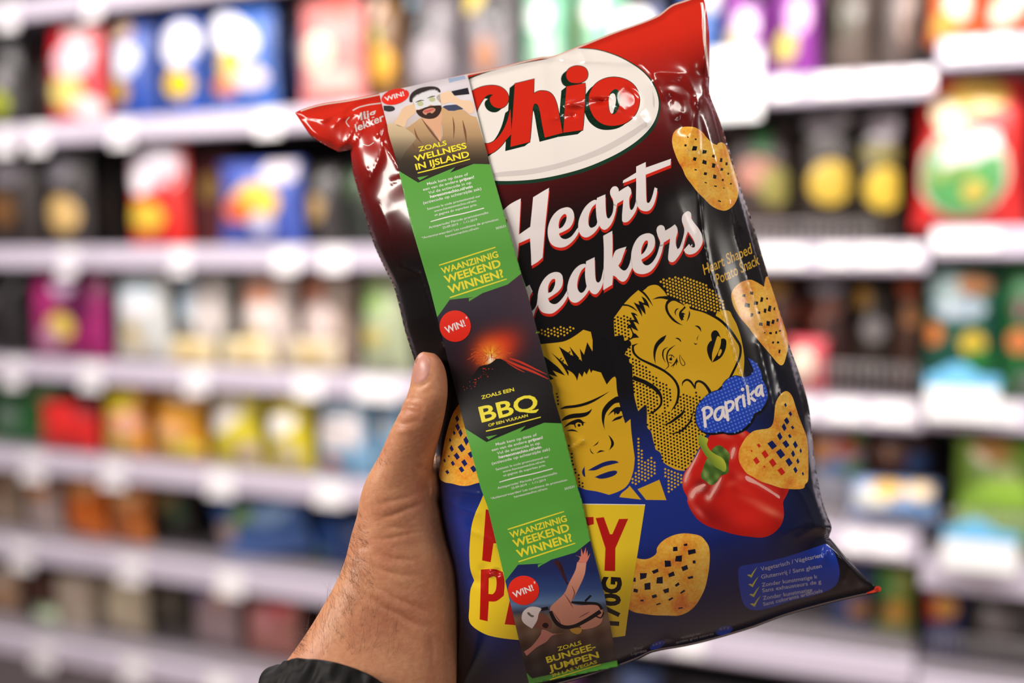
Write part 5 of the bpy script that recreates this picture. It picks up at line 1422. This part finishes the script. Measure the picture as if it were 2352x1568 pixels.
winbadge(860 + 255 / 5.333, 160 + 332 / 5.333, 32.5, 17.5, -0.27, q5(135, 392), q5(370, 318), 56 / 5.333, None)
# ---- volcano
r5 = lambda x, y: (990 + x / 5.333, 690 + y / 5.333)
vp = edge_pts(sr, 628, 972) + [(1250, 970.5), (1193.8, 992), (1207.5, 977.5), (1117.5, 1015)] + edge_pts(sl, 984, 728) + [(1033, 688), (1089, 682), (1077, 685), (1077, 692), (1108, 673), (1166, 653)]
def volcol(x, y):
    lx = (x - 990) * 5.333; ly = (y - 690) * 5.333
    C = lerp([(-300, (52, 42, 56)), (300, (48, 38, 52)), (700, (40, 30, 40)), (1000, (22, 18, 20)), (1600, (18, 16, 17))], ly)
    C = C + (0.3 * np.clip((lx - 700) / 600, 0, 1) * np.clip((500 - ly) / 600, 0, 1))[..., None] * np.array((60, 10, 10.0))
    def blob(cx, cy, rx, ry, a, col, k, pw=1.0):
        nonlocal C
        c, s = math.cos(a), math.sin(a)
        u = ((lx - cx) * c + (ly - cy) * s) / rx; v = (-(lx - cx) * s + (ly - cy) * c) / ry
        w = (k * np.exp(-(u * u + v * v) ** pw))[..., None]
        C = C * (1 - w) + np.array(col, float) * w
    blob(800, 590, 330, 200, -0.5, (150, 34, 22), 0.75); blob(850, 560, 230, 170, -0.5, (224, 62, 30), 0.9); blob(690, 620, 170, 190, 0, (222, 70, 30), 0.7)
    blob(740, 640, 150, 150, 0, (250, 120, 36), 0.85); blob(735, 680, 105, 110, 0, (255, 204, 60), 0.95); blob(735, 725, 62, 56, 0, (255, 250, 226), 1.0)
    return C
vol = sdec('volcano_photo', tri([vp]), paper_m, 1, colfn=volcol, label='printed photo of an erupting volcano at night')
rr = np.random.RandomState(7)
T = []
for i in range(130):
    a = rr.uniform(-2.7, -0.6); L_ = rr.uniform(140, 420)
    x, y = 735, 725
    P = []
    for q in range(7):
        u = q / 6
        P.append((x + math.cos(a) * L_ * u * (1.0 if abs(a + 1.57) < 0.8 else 0.8), y + math.sin(a) * L_ * u + 190 * u * u * rr.uniform(0.8, 1.1)))
    T += stroke([r5(*p) for p in P[2:]], 0.5)
sdec('lava_spark', T, pink('spark', (236, 96, 44)), 3, vol, kind='stuff')
sdec('mountain', tri([R5('400,1110* 480,970 560,850 600,805 720,772 800,712* 860,715 1000,800 1200,890 1455,980 1500,1180* 430,1180*')]), dark_s, 4, vol)
T = brush('880,712 1050,790 1250,870 1440,962', [10, 30, 26, 6], 990, 690, 5.333) + brush('960,705 1100,755 1300,850 1420,905', [14, 26, 16, 4], 990, 690, 5.333) + brush('930,760 1050,830 1150,880', [4, 14, 4], 990, 690, 5.333)
for i in range(30):
    u = rr.uniform(0, 1); x = 740 - 320 * u + rr.uniform(-40, 60); y = 775 + 310 * u + rr.uniform(-30, 60)
    T += disc(*r5(x, y), rr.uniform(0.5, 1.6), 5)
sdec('lava_stream', T, pink('lava', (196, 52, 30)), 5, vol, kind='stuff')
T = caption([('ZOALS EEN', (622, 1208), (1022, 1106), 48 / 5.333, 0.024), ('OP EEN VULKAAN', (706, 1545), (1190, 1420), 38 / 5.333, 0.02)], r5, 6, vol, yel_s)
T += caption([('BBQ', (622, 1490), (1325, 1318), 218 / 5.333, 0.02)], r5, 6, vol, yel_s)
T += brush('465,360 640,318 800,275 968,230', [10, 11, 10, 9], 1000, 900, 4)
sdec('caption', T, yel_s, 9, vol, label='yellow caption lettering')
arrow('465,412* 570,391* 490,436*', L, vol, 9)
winbadge(1045.7, 748.7, 36, 36, 0, r5(192, 405), r5(428, 308), 84 / 5.333, None)
# ---- bungee
s5 = lambda x, y: (1150 + x / 4.779, 1240 + y / 4.779)
bp_ = [(1356, 1241)] + edge_pts(sr, 1246, 1516) + [s5(345, 1518)] + edge_pts(sl, 1545, 1334) + [s5(190, 270), s5(470, 255), s5(408, 270), s5(410, 298), s5(555, 214), s5(820, 135)]
def bungcol(x, y):
    ly = (y - 1240) * 4.779; lx = (x - 1150) * 4.779
    v = ly + 0.05 * (lx - 500)
    C = lerp([(0, (30, 32, 66)), (350, (28, 40, 92)), (560, (52, 76, 130)), (690, (100, 130, 170)), (770, (70, 74, 96)), (840, (120, 96, 76)), (1000, (110, 84, 66)), (1150, (78, 58, 48)), (1300, (58, 46, 42)), (1500, (26, 20, 20))], v)
    n = (np.sin(lx * 0.021 + ly * 0.013) * np.sin(ly * 0.017 - lx * 0.009)) * 16 * (ly > 780)
    return C + n[..., None]
bun = sdec('bungee_photo', tri([bp_]), paper_m, 1, colfn=bungcol, label='printed photo of a jumper in a white helmet with arms out')
def SS(t, c, n, ly, par=bun):
    return sdec(n, tri([S5(t)]), pink(n + '_%d%d%d' % c, c), ly, par)
sdec('rope', brush('600,225 650,300 690,400 740,490', [50, 40, 22, 16], 1150, 1240, 4.779) + brush('650,240 690,350 730,440', [30, 16, 10], 1150, 1240, 4.779), pink('rope', (58, 26, 34)), 2, bun)
SS('840,240* 820,330 750,470 700,580 620,660 550,730 545,775 640,930 720,965 860,935 900,980 1090,920 1120,790 1080,700 900,715 780,692 800,640 850,540 920,380 940,250*', (206, 140, 118), 'pink_shirt', 3)
SS('460,980 580,1025 700,1020* 570,1045 500,1115 400,1172 285,1270* 255,1222* 330,1172 400,1092 440,1030', (196, 126, 112), 'pink_sleeve', 3)
SS('850,238* 868,192 818,168* 880,182* 884,88* 906,160* 934,78* 936,160* 952,108* 956,182* 984,144* 962,205 938,250*', (208, 120, 100), 'open_hand', 4)
SS('420,795 480,820 545,880 560,950 520,975 440,970 365,950 400,880', (126, 76, 62), 'face', 4)
SS('455,935 490,905 525,930 500,965', (40, 18, 18), 'open_mouth', 5)
SS('230,840 250,780 310,735 380,730 455,750* 420,800 400,880 345,970* 280,930 240,890', (222, 208, 204), 'white_helmet', 5)
SS('290,795 310,790 335,815 365,830 350,845 315,830', (110, 100, 96), 'helmet_mark', 6)
T = brush('545,780 600,890 680,948 800,945 950,872 1095,780', [34, 44, 40, 38, 40, 44], 1150, 1240, 4.779) + brush('775,680 900,690 1060,700 1110,760', [20, 34, 28, 30], 1150, 1240, 4.779) + brush('925,670 990,605', 20, 1150, 1240, 4.779) + brush('1040,830 1100,850 1130,790', 14, 1150, 1240, 4.779) + brush('440,760 520,745', 34, 1150, 1240, 4.779)
sdec('harness', T, pink('harness', (24, 20, 24)), 5, bun)
SS('760,980 830,960 890,975 850,1030', (200, 150, 60), 'harness_pad', 4)
T = brush('560,770 640,880 660,930', [3, 12, 3], 1150, 1240, 4.779) + brush('700,590 760,680 790,740', [3, 14, 3], 1150, 1240, 4.779) + brush('780,500 810,580 780,660', [3, 14, 3], 1150, 1240, 4.779) + brush('860,850 920,815 980,785', [4, 12, 4], 1150, 1240, 4.779)
sdec('shirt_fold', T, pink('shirt_fold', (140, 84, 74)), 4, bun)
T = caption([('ZOALS', (628, 1215), (890, 1140), 50 / 4.779, 0.024), ('BUNGEE-', (510, 1345), (1047, 1190), 76 / 4.779, 0.028), ('JUMPEN', (535, 1440), (1082, 1282), 76 / 4.779, 0.028), ('IN LAS VEGAS', (574, 1498), (1060, 1345), 38 / 4.779, 0.02)], s5, 8, bun, yel_s)
T += brush('540,1530 800,1450 1095,1360', [9, 10, 8], 1150, 1240, 4.779)
sdec('caption', T, yel_s, 9, bun, label='yellow caption lettering')
arrow('408,268* 478,252* 410,300*', S5, bun, 9)
winbadge(1202.7, 1355, 35.6, 33.5, 0, s5(148, 634), s5(366, 546), 66 / 4.779, None)
# ---- green text blocks
d4 = lambda x, y: (880 + x / 4.356, 340 + y / 4.356)
lines = [('Maak kans op deze of', (443, 372), (852, 272), 27, .006), ('een van de andere', (402, 428), (752, 341), 27, .006), ('prijzen!', (768, 337), (912, 300), 27, .03), ('Vul de actiecode in op', (455, 460), (882, 355), 27, .006), ('havesomechio.nl/win', (472, 500), (897, 395), 27, .03),
         ('(actiecode op achterzijde zak)', (403, 562), (984, 416), 27, .006), ('Saisissez le code promotionnel sur', (443, 620), (974, 487), 22, .003), ('www.havesomechio.nl/win', (512, 642), (932, 535), 22, .003), ('et gagnez de superbes prix.', (518, 680), (942, 573), 22, .003),
         ('Actieperiode/ Période promotionnelle:', (460, 805), (1057, 652), 22, .003), ('23-09-2019  -  1-11-2019', (597, 808), (942, 722), 22, .003), ('*Actievoorwaarden/ Les conditions de promotion:', (390, 910), (1158, 720), 22, .003), ('havesomechio.nl/win', (625, 893), (957, 808), 22, .003), ('303531', (1130, 815), (1228, 788), 22, .003)]
heads = [('WAANZINNIG', (592, 1260), (1157, 1088), 62, .026), ('WEEKEND', (625, 1354), (1184, 1183), 76, .028), ('WINNEN?', (663, 1457), (1212, 1285), 80, .028)]
for (dx, dy), (hx, hy) in (((0, 0), (0, 0)), ((157.8, 598), (157.5, 606.5))):
    T = []
    for s_, a, b, c_, bo in lines:
        a, b = d4(*a), d4(*b)
        T += text(s_, (a[0] + dx, a[1] + dy), (b[0] + dx, b[1] + dy), c_ / 4.356, bo)
    T += brush('475,736 640,690 820,650 1010,600', [8, 11, 10, 9], 880 + dx, 340 + dy, 4.356)
    sdec('small_print', T, wht_s, 2, label='white small print on green')
    T = []
    for s_, a, b, c_, bo in heads:
        a, b = d4(*a), d4(*b)
        T += text(s_, (a[0] + hx, a[1] + hy), (b[0] + hx, b[1] + hy), c_ / 4.356, bo)
    T += brush('560,1172 740,1115 940,1050 1124,992', [11, 13, 12, 10], 880 + hx, 340 + hy, 4.356) + brush('668,1495 860,1432 1040,1372 1236,1309', [11, 13, 12, 10], 880 + hx, 340 + hy, 4.356)
    sdec('headline', T, yel_s, 2, label='yellow headline lettering on green')

# ================================================================== the hand that holds the bag
secs = [  # left x,y  right x,y  half thickness mm  centre depth m
    (520, 1720, 960, 1830, 31, 0.538), (560, 1640, 1000, 1730, 30, 0.541), (615, 1570, 1020, 1665, 29, 0.544), (665, 1508, 1045, 1595, 27, 0.547), (720, 1428, 1054, 1500, 25, 0.552), (771, 1338, 1058, 1400, 24, 0.556), (793, 1285, 1056, 1345, 24, 0.558), (806, 1232, 1050, 1295, 24, 0.559),
    (821, 1182, 1030, 1238, 24, 0.559), (831, 1132, 1016, 1175, 23, 0.557), (846, 1092, 1002, 1128, 20.5, 0.554), (871, 1046, 994, 1082, 17, 0.550), (892, 1001, 1002, 1033, 14.5, 0.546), (910, 966, 1013, 990, 13, 0.543), (926, 931, 1022, 950, 12.2, 0.541), (940, 893, 1028, 907, 11.8, 0.540),
    (946, 858, 1027, 868, 11, 0.5395), (951, 834, 1021, 842, 9.6, 0.539), (959, 816, 1010, 822, 7, 0.5385), (969, 807, 998, 811, 4, 0.5385)]
def loft(sections, n=40, ex=2.05):
    V, F = [], []
    for lx, ly, rx, ry, th, dep in sections:
        k_ = min(1.0, max(0.0, (ly - 900) / 200))
        a = at(lx, ly, dep - 0.006 * k_); b = at(rx, ry, dep + 0.020 * k_)
        m = (a + b) / 2; hvec = (b - a) / 2
        vd = (m - CAM).normalized()
        for k in range(n):
            w = 2 * math.pi * k / n
            c, s_ = math.cos(w), math.sin(w)
            c = math.copysign(abs(c) ** (2 / ex), c); s_ = math.copysign(abs(s_) ** (2 / ex), s_)
            V.append(m + hvec * c - vd * (th * 0.001) * s_)
    ns = len(sections)
    for i in range(ns - 1):
        for k in range(n):
            F.append((i * n + k, i * n + (k + 1) % n, (i + 1) * n + (k + 1) % n, (i + 1) * n + k))
    F.append(tuple(range(n - 1, -1, -1))); F.append(tuple((ns - 1) * n + k for k in range(n)))
    return V, F
def resample(sections, sub_=4):
    A_ = np.array(sections, float); out = []
    for i in range(len(A_) - 1):
        p0, p1, p2, p3 = A_[max(i - 1, 0)], A_[i], A_[i + 1], A_[min(i + 2, len(A_) - 1)]
        for q in range(sub_):
            t = q / sub_
            out.append(0.5 * (2 * p1 + (p2 - p0) * t + (2 * p0 - 5 * p1 + 4 * p2 - p3) * t * t + (3 * p1 - p0 - 3 * p2 + p3) * t ** 3))
    out.append(A_[-1])
    return out
V, F = loft(resample(secs))
def add_chain(pts, radii, n=16):
    """one finger: a rounded tapering tube"""
    P = [Vector(p) for p in pts]; R_ = list(radii)
    Q, QR = [], []
    A_ = [np.array(list(p) + [r]) for p, r in zip(P, R_)]
    for i in range(len(A_) - 1):
        p0, p1, p2, p3 = A_[max(i - 1, 0)], A_[i], A_[i + 1], A_[min(i + 2, len(A_) - 1)]
        for q in range(5):
            t = q / 5
            v = 0.5 * (2 * p1 + (p2 - p0) * t + (2 * p0 - 5 * p1 + 4 * p2 - p3) * t * t + (3 * p1 - p0 - 3 * p2 + p3) * t ** 3)
            Q.append(Vector(v[:3])); QR.append(float(v[3]))
    Q.append(P[-1]); QR.append(R_[-1])
    d = (Q[-1] - Q[-2]).normalized()
    for a in (0.4, 0.75, 0.95):
        Q.append(P[-1] + d * R_[-1] * a); QR.append(R_[-1] * math.sqrt(1 - a * a))
    v, f = tube(Q, QR, n)
    b = len(V)
    V.extend(v); F.extend(tuple(i + b for i in q) for q in f)
# palm: behind the left edge of the bag, then four fingers spread along its back
add_chain([at(900, 1290, 0.572), at(985, 1240, 0.598), at(1060, 1200, 0.618), at(1110, 1170, 0.622)], [0.022, 0.023, 0.020, 0.013])
add_chain([at(905, 1210, 0.570), at(975, 1140, 0.596), at(1045, 1080, 0.617), at(1100, 1050, 0.621)], [0.021, 0.021, 0.018, 0.012])
add_chain([at(930, 1350, 0.572), at(1000, 1310, 0.600), at(1070, 1290, 0.620), at(1120, 1270, 0.624)], [0.020, 0.020, 0.017, 0.011])
add_chain([at(935, 1120, 0.562), at(985, 1105, 0.585), at(1030, 1090, 0.606)], [0.016, 0.014, 0.012])
for (bx, by), (mx, my), (tx, ty), (ex_, ey), r in (((1085, 1045), (1170, 960), (1245, 900), (1300, 865), 0.0095), ((1105, 1110), (1215, 1040), (1310, 985), (1375, 950), 0.0100),
                                                    ((1110, 1185), (1215, 1135), (1310, 1090), (1370, 1060), 0.0096), ((1110, 1265), (1190, 1235), (1265, 1205), (1310, 1185), 0.0084)):
    add_chain([at(bx - 40, by + 20, 0.618), at(bx, by, 0.622), at(mx, my, 0.622), at(tx, ty, 0.618), at(ex_, ey, 0.613)], [r * 1.15, r * 1.12, r, r * 0.93, r * 0.82])
tmp = bpy.data.objects.new('tmp', mesh('tmp', V, F)); COL.objects.link(tmp)
md = tmp.modifiers.new('r', 'REMESH'); md.mode = 'VOXEL'; md.voxel_size = 0.0010; md.use_smooth_shade = True
sm = tmp.modifiers.new('s', 'SMOOTH'); sm.iterations = 7; sm.factor = 0.5
dg = bpy.context.evaluated_depsgraph_get()
hand_me = bpy.data.meshes.new_from_object(tmp.evaluated_get(dg))
bpy.data.objects.remove(tmp)
hand_me.name = 'person'
# creases and folds of the skin
co = np.empty(len(hand_me.vertices) * 3); hand_me.vertices.foreach_get('co', co); co = co.reshape(-1, 3)
no = np.empty(len(hand_me.vertices) * 3); hand_me.vertices.foreach_get('normal', no); no = no.reshape(-1, 3)
px, py = project(co)
facing = np.clip(-(no @ FWDn), 0, 1) ** 0.5
disp = np.zeros(len(co))
hz = lambda t: parse(t, 580, 780, 1.99, smooth=False)
for t, amp, w in (('450,1115 520,1170 600,1222 680,1262 740,1298 800,1312', 1.5, 5.0), ('470,1055 560,1128 650,1180 760,1228 800,1250', 1.1, 4.5), ('500,1010 600,1058 680,1075 760,1082', 0.9, 4.5), ('560,975 650,1000 760,1012', 0.8, 4.0), ('540,905 620,908 720,885 800,870', 0.7, 4.0),
                  ('555,825 640,800 740,762 815,735', 1.0, 4.5), ('520,762 600,742 700,722 780,690', 0.6, 4.0), ('590,850 700,862 780,850', 0.5, 4.0), ('480,870 540,860', 0.5, 4.0), ('470,960 540,940', 0.5, 3.6), ('430,1030 480,1040', 0.5, 3.6),
                  ('650,345 700,318 770,332', 1.3, 3.4), ('640,366 690,385 750,372', 1.5, 3.6), ('670,298 735,300 770,306', 1.1, 3.0), ('630,398 690,402 730,396', 0.9, 3.0), ('690,268 760,272', 0.8, 3.0), ('722,212 765,216 800,196 818,170', 0.9, 2.6), ('770,590 800,600 812,640', 0.8, 4), ('800,1310 820,1400 825,1500', 0.9, 6), ('600,1240 700,1330 790,1420', 0.6, 6)):
    d = poly_dist(px, py, hz(t))
    pts_ = np.array(hz(t)); ex0 = np.hypot(px - pts_[0, 0], py - pts_[0, 1]); ex1 = np.hypot(px - pts_[-1, 0], py - pts_[-1, 1])
    tap = np.clip(np.minimum(ex0, ex1) / min(45, 0.45 * np.hypot(*(pts_[-1] - pts_[0]))), 0.1, 1)
    disp -= tap * amp * 0.00052 * np.exp(-(d / w) ** 2)
    disp += tap * amp * 0.00030 * np.exp(-((d - 3.2 * w) / (2.2 * w)) ** 2)
# tendon and knuckle swellings
for cx, cy, r, a in ((905, 985, 26, 0.9), (930, 935, 18, 0.5), (880, 1330, 60, 0.8), (850, 1140, 50, 0.9), (980, 1470, 40, 1.0), (990, 940, 22, 0.4)):
    disp += a * 0.001 * np.exp(-((px - cx) ** 2 + (py - cy) ** 2) / (2 * r * r))
co = co + no * (disp * facing)[:, None]
hand_me.vertices.foreach_set('co', co.ravel()); hand_me.update()
hand_me.polygons.foreach_set('use_smooth', [True] * len(hand_me.polygons))
def skin_mat():
    m = bpy.data.materials.new('skin'); m.use_nodes = True
    nt = m.node_tree; b = nt.nodes['Principled BSDF']
    tc = nt.nodes.new('ShaderNodeTexCoord')
    n1 = nt.nodes.new('ShaderNodeTexNoise'); n1.inputs['Scale'].default_value = 38; n1.inputs['Detail'].default_value = 4
    r1 = nt.nodes.new('ShaderNodeValToRGB')
    e = r1.color_ramp.elements
    e[0].position = 0.3; e[0].color = rgb(196, 128, 96); e[1].position = 0.75; e[1].color = rgb(224, 164, 122)
    n3 = nt.nodes.new('ShaderNodeTexNoise'); n3.inputs['Scale'].default_value = 420; n3.inputs['Detail'].default_value = 3
    mx = nt.nodes.new('ShaderNodeMixRGB'); mx.blend_type = 'SOFT_LIGHT'; mx.inputs[0].default_value = 0.35
    v = nt.nodes.new('ShaderNodeTexVoronoi'); v.inputs['Scale'].default_value = 900; v.feature = 'DISTANCE_TO_EDGE'
    mp = nt.nodes.new('ShaderNodeMapping'); mp.inputs['Scale'].default_value = (1.0, 1.0, 1.7)
    bp = nt.nodes.new('ShaderNodeBump'); bp.inputs['Strength'].default_value = 0.22; bp.inputs['Distance'].default_value = 0.0004
    n4 = nt.nodes.new('ShaderNodeTexNoise'); n4.inputs['Scale'].default_value = 260; n4.inputs['Detail'].default_value = 6
    bp2 = nt.nodes.new('ShaderNodeBump'); bp2.inputs['Strength'].default_value = 0.28; bp2.inputs['Distance'].default_value = 0.0008
    nt.links.new(tc.outputs['Object'], n1.inputs['Vector']); nt.links.new(tc.outputs['Object'], n3.inputs['Vector'])
    nt.links.new(tc.outputs['Object'], mp.inputs['Vector']); nt.links.new(mp.outputs['Vector'], v.inputs['Vector']); nt.links.new(mp.outputs['Vector'], n4.inputs['Vector'])
    nt.links.new(n1.outputs['Fac'], r1.inputs['Fac']); nt.links.new(r1.outputs['Color'], mx.inputs[1]); nt.links.new(n3.outputs['Fac'], mx.inputs[2])
    nt.links.new(mx.outputs['Color'], b.inputs['Base Color'])
    nt.links.new(v.outputs['Distance'], bp.inputs['Height']); nt.links.new(n4.outputs['Fac'], bp2.inputs['Height'])
    nt.links.new(bp2.outputs['Normal'], bp.inputs['Normal']); nt.links.new(bp.outputs['Normal'], b.inputs['Normal'])
    b.inputs['Roughness'].default_value = 0.46
    b.inputs['Subsurface Weight'].default_value = 0.25
    b.inputs['Subsurface Radius'].default_value = (0.006, 0.0022, 0.0011)
    b.inputs['Subsurface Scale'].default_value = 0.5
    return m
person = link('person', hand_me, skin_mat(), None, 'bare left hand and forearm in a black sleeve gripping the bag from below left', 'person')
bvh = BVHTree.FromPolygons([Vector(c) for c in co], [tuple(p.vertices) for p in hand_me.polygons])
def onhand(x, y):
    r_ = ray(x, y).normalized()
    h = bvh.ray_cast(CAM, r_)
    return (h[0], h[1]) if h[0] is not None else (None, None)
# thumb nail
nail = parse('951,837 955,823 963,814 975,811 983,818 987.5,832 988.5,850 984,865 974,878 960,883 949,881 947,860')
cxn, cyn = 968, 848
V, F = [], []
rings, nn = 6, len(nail)
for i in range(rings + 1):
    u = i / rings
    for x, y in nail:
        xx, yy = cxn + (x - cxn) * u, cyn + (y - cyn) * u
        h, nrm = onhand(xx, yy)
        if h is None: h, nrm = onhand(cxn, yy)
        bulge = 0.0003 * (1 - u ** 3) - 0.0003 * (u > 0.99)
        V.append(h + nrm * (0.0002 + bulge))
for i in range(rings):
    for k in range(nn):
        F.append((i * nn + k, i * nn + (k + 1) % nn, (i + 1) * nn + (k + 1) % nn, (i + 1) * nn + k))
link('thumbnail', mesh('thumbnail', V, F), mat('nail', (210, 150, 134), rough=0.36, var=0.05, vscale=200, sss=0.15), person, label='short pink thumbnail')
# hair of the forearm and wrist
rr = np.random.RandomState(11)
HV, HF = [], []
def hair(x, y, dx, dy, ln, curl):
    h, nrm = onhand(x, y)
    if h is None: return
    P = [h - nrm * 0.0003]
    d = (at(x + dx * 10, y + dy * 10, 0.55) - at(x, y, 0.55)).normalized()
    d = (d - nrm * d.dot(nrm)).normalized()
    out = rr.uniform(0.25, 0.8)
    side = nrm.cross(d)
    n = 7; p = h
    for i in range(1, n + 1):
        t = i / n
        v = (d + nrm * out * (1 - t * 1.25) + side * curl * (t - 0.2)).normalized()
        p = p + v * ln / n
        P.append(p.copy())
    rad = rr.uniform(0.000035, 0.000065)
    v, f = tube(P, [rad * (1 - 0.8 * i / n) for i in range(len(P))], 3, False)
    b = len(HV); HV.extend(v); HF.extend(tuple(i + b for i in q) for q in f)
zones = [('690,1450 760,1370 800,1290 840,1330 830,1400 790,1470 740,1510 690,1500', 105, (-0.2, -1.0), 0.016), ('760,1400 840,1350 900,1420 930,1500 880,1530 780,1500', 80, (0.1, -1.0), 0.014), ('780,1330 815,1240 850,1290 880,1360 830,1360', 75, (-0.5, -0.8), 0.009), ('800,1260 825,1180 850,1200 850,1260', 60, (-0.6, -0.6), 0.006), ('860,1060 880,1030 900,1040 895,1080 870,1090', 26, (-0.3, -0.9), 0.004), ('668,1510 700,1455 720,1440 700,1505', 50, (-0.9, -0.6), 0.017)]
for t, n, dr_, ln in zones:
    pl = parse(t, smooth=False)
    xs = [p[0] for p in pl]; ys = [p[1] for p in pl]
    k = 0
    while k < n:
        x, y = rr.uniform(min(xs), max(xs)), rr.uniform(min(ys), max(ys))
        if not inside(pl, x, y): continue
        k += 1
        hair(x, y, dr_[0] + rr.uniform(-0.6, 0.6), dr_[1] + rr.uniform(-0.5, 0.5), ln * rr.uniform(0.6, 1.3), rr.uniform(-1.2, 1.2))
link('arm_hair', mesh('arm_hair', HV, HF), mat('hair', (84, 54, 36), rough=0.5, var=0.1, vscale=100), person, kind='stuff', label='fine dark arm hair')
# black sleeve: a gathered cuff round the forearm
V, F = [], []
NS = 160
ring = [(640, 1556, 915, 1628, 34, 0.544, 54, 0.0), (620, 1546, 920, 1640, 37, 0.543, 60, 1.0), (602, 1562, 925, 1668, 38, 0.541, 52, 1.0), (582, 1588, 920, 1705, 40, 0.539, 40, 1.0), (560, 1640, 905, 1770, 42, 0.537, 26, 1.0), (520, 1720, 890, 1860, 44, 0.535, 10, 1.0), (470, 1820, 870, 1960, 46, 0.532, 0, 1.0)]
ring = resample(ring, 5)
for i, (lx, ly, rx, ry, th, dep, lf, wr) in enumerate(ring):
    a = at(lx, ly, dep); b_ = at(rx, ry, dep)
    m = (a + b_) / 2; hv = (b_ - a) / 2
    vd = (m - CAM).normalized(); upv = vd.cross(hv).normalized()
    if upv.z < 0: upv = -upv
    for k in range(NS):
        w = 2 * math.pi * k / NS
        wob = 1 + wr * (0.024 * math.sin(11 * w + i * 0.22) + 0.022 * math.sin(23 * w - i * 0.30 + 1) + 0.014 * math.sin(37 * w + i * 0.15) + 0.014 * math.sin(5 * w + i * 0.6))
        s_ = math.sin(w)
        V.append(m + (hv * math.cos(w) - vd * th * 0.001 * s_) * wob + upv * (lf * 0.00024 * s_))
nr = len(ring)
for i in range(nr - 1):
    for k in range(NS):
        F.append((i * NS + k, i * NS + (k + 1) % NS, (i + 1) * NS + (k + 1) % NS, (i + 1) * NS + k))
link('sleeve', mesh('sleeve', V, F), mat('black_nylon', (15, 14, 15), rough=0.62, spec=0.3, bump=(160, 0.3, 0.0012), var=0.1, vscale=60), person, label='black gathered jacket cuff')
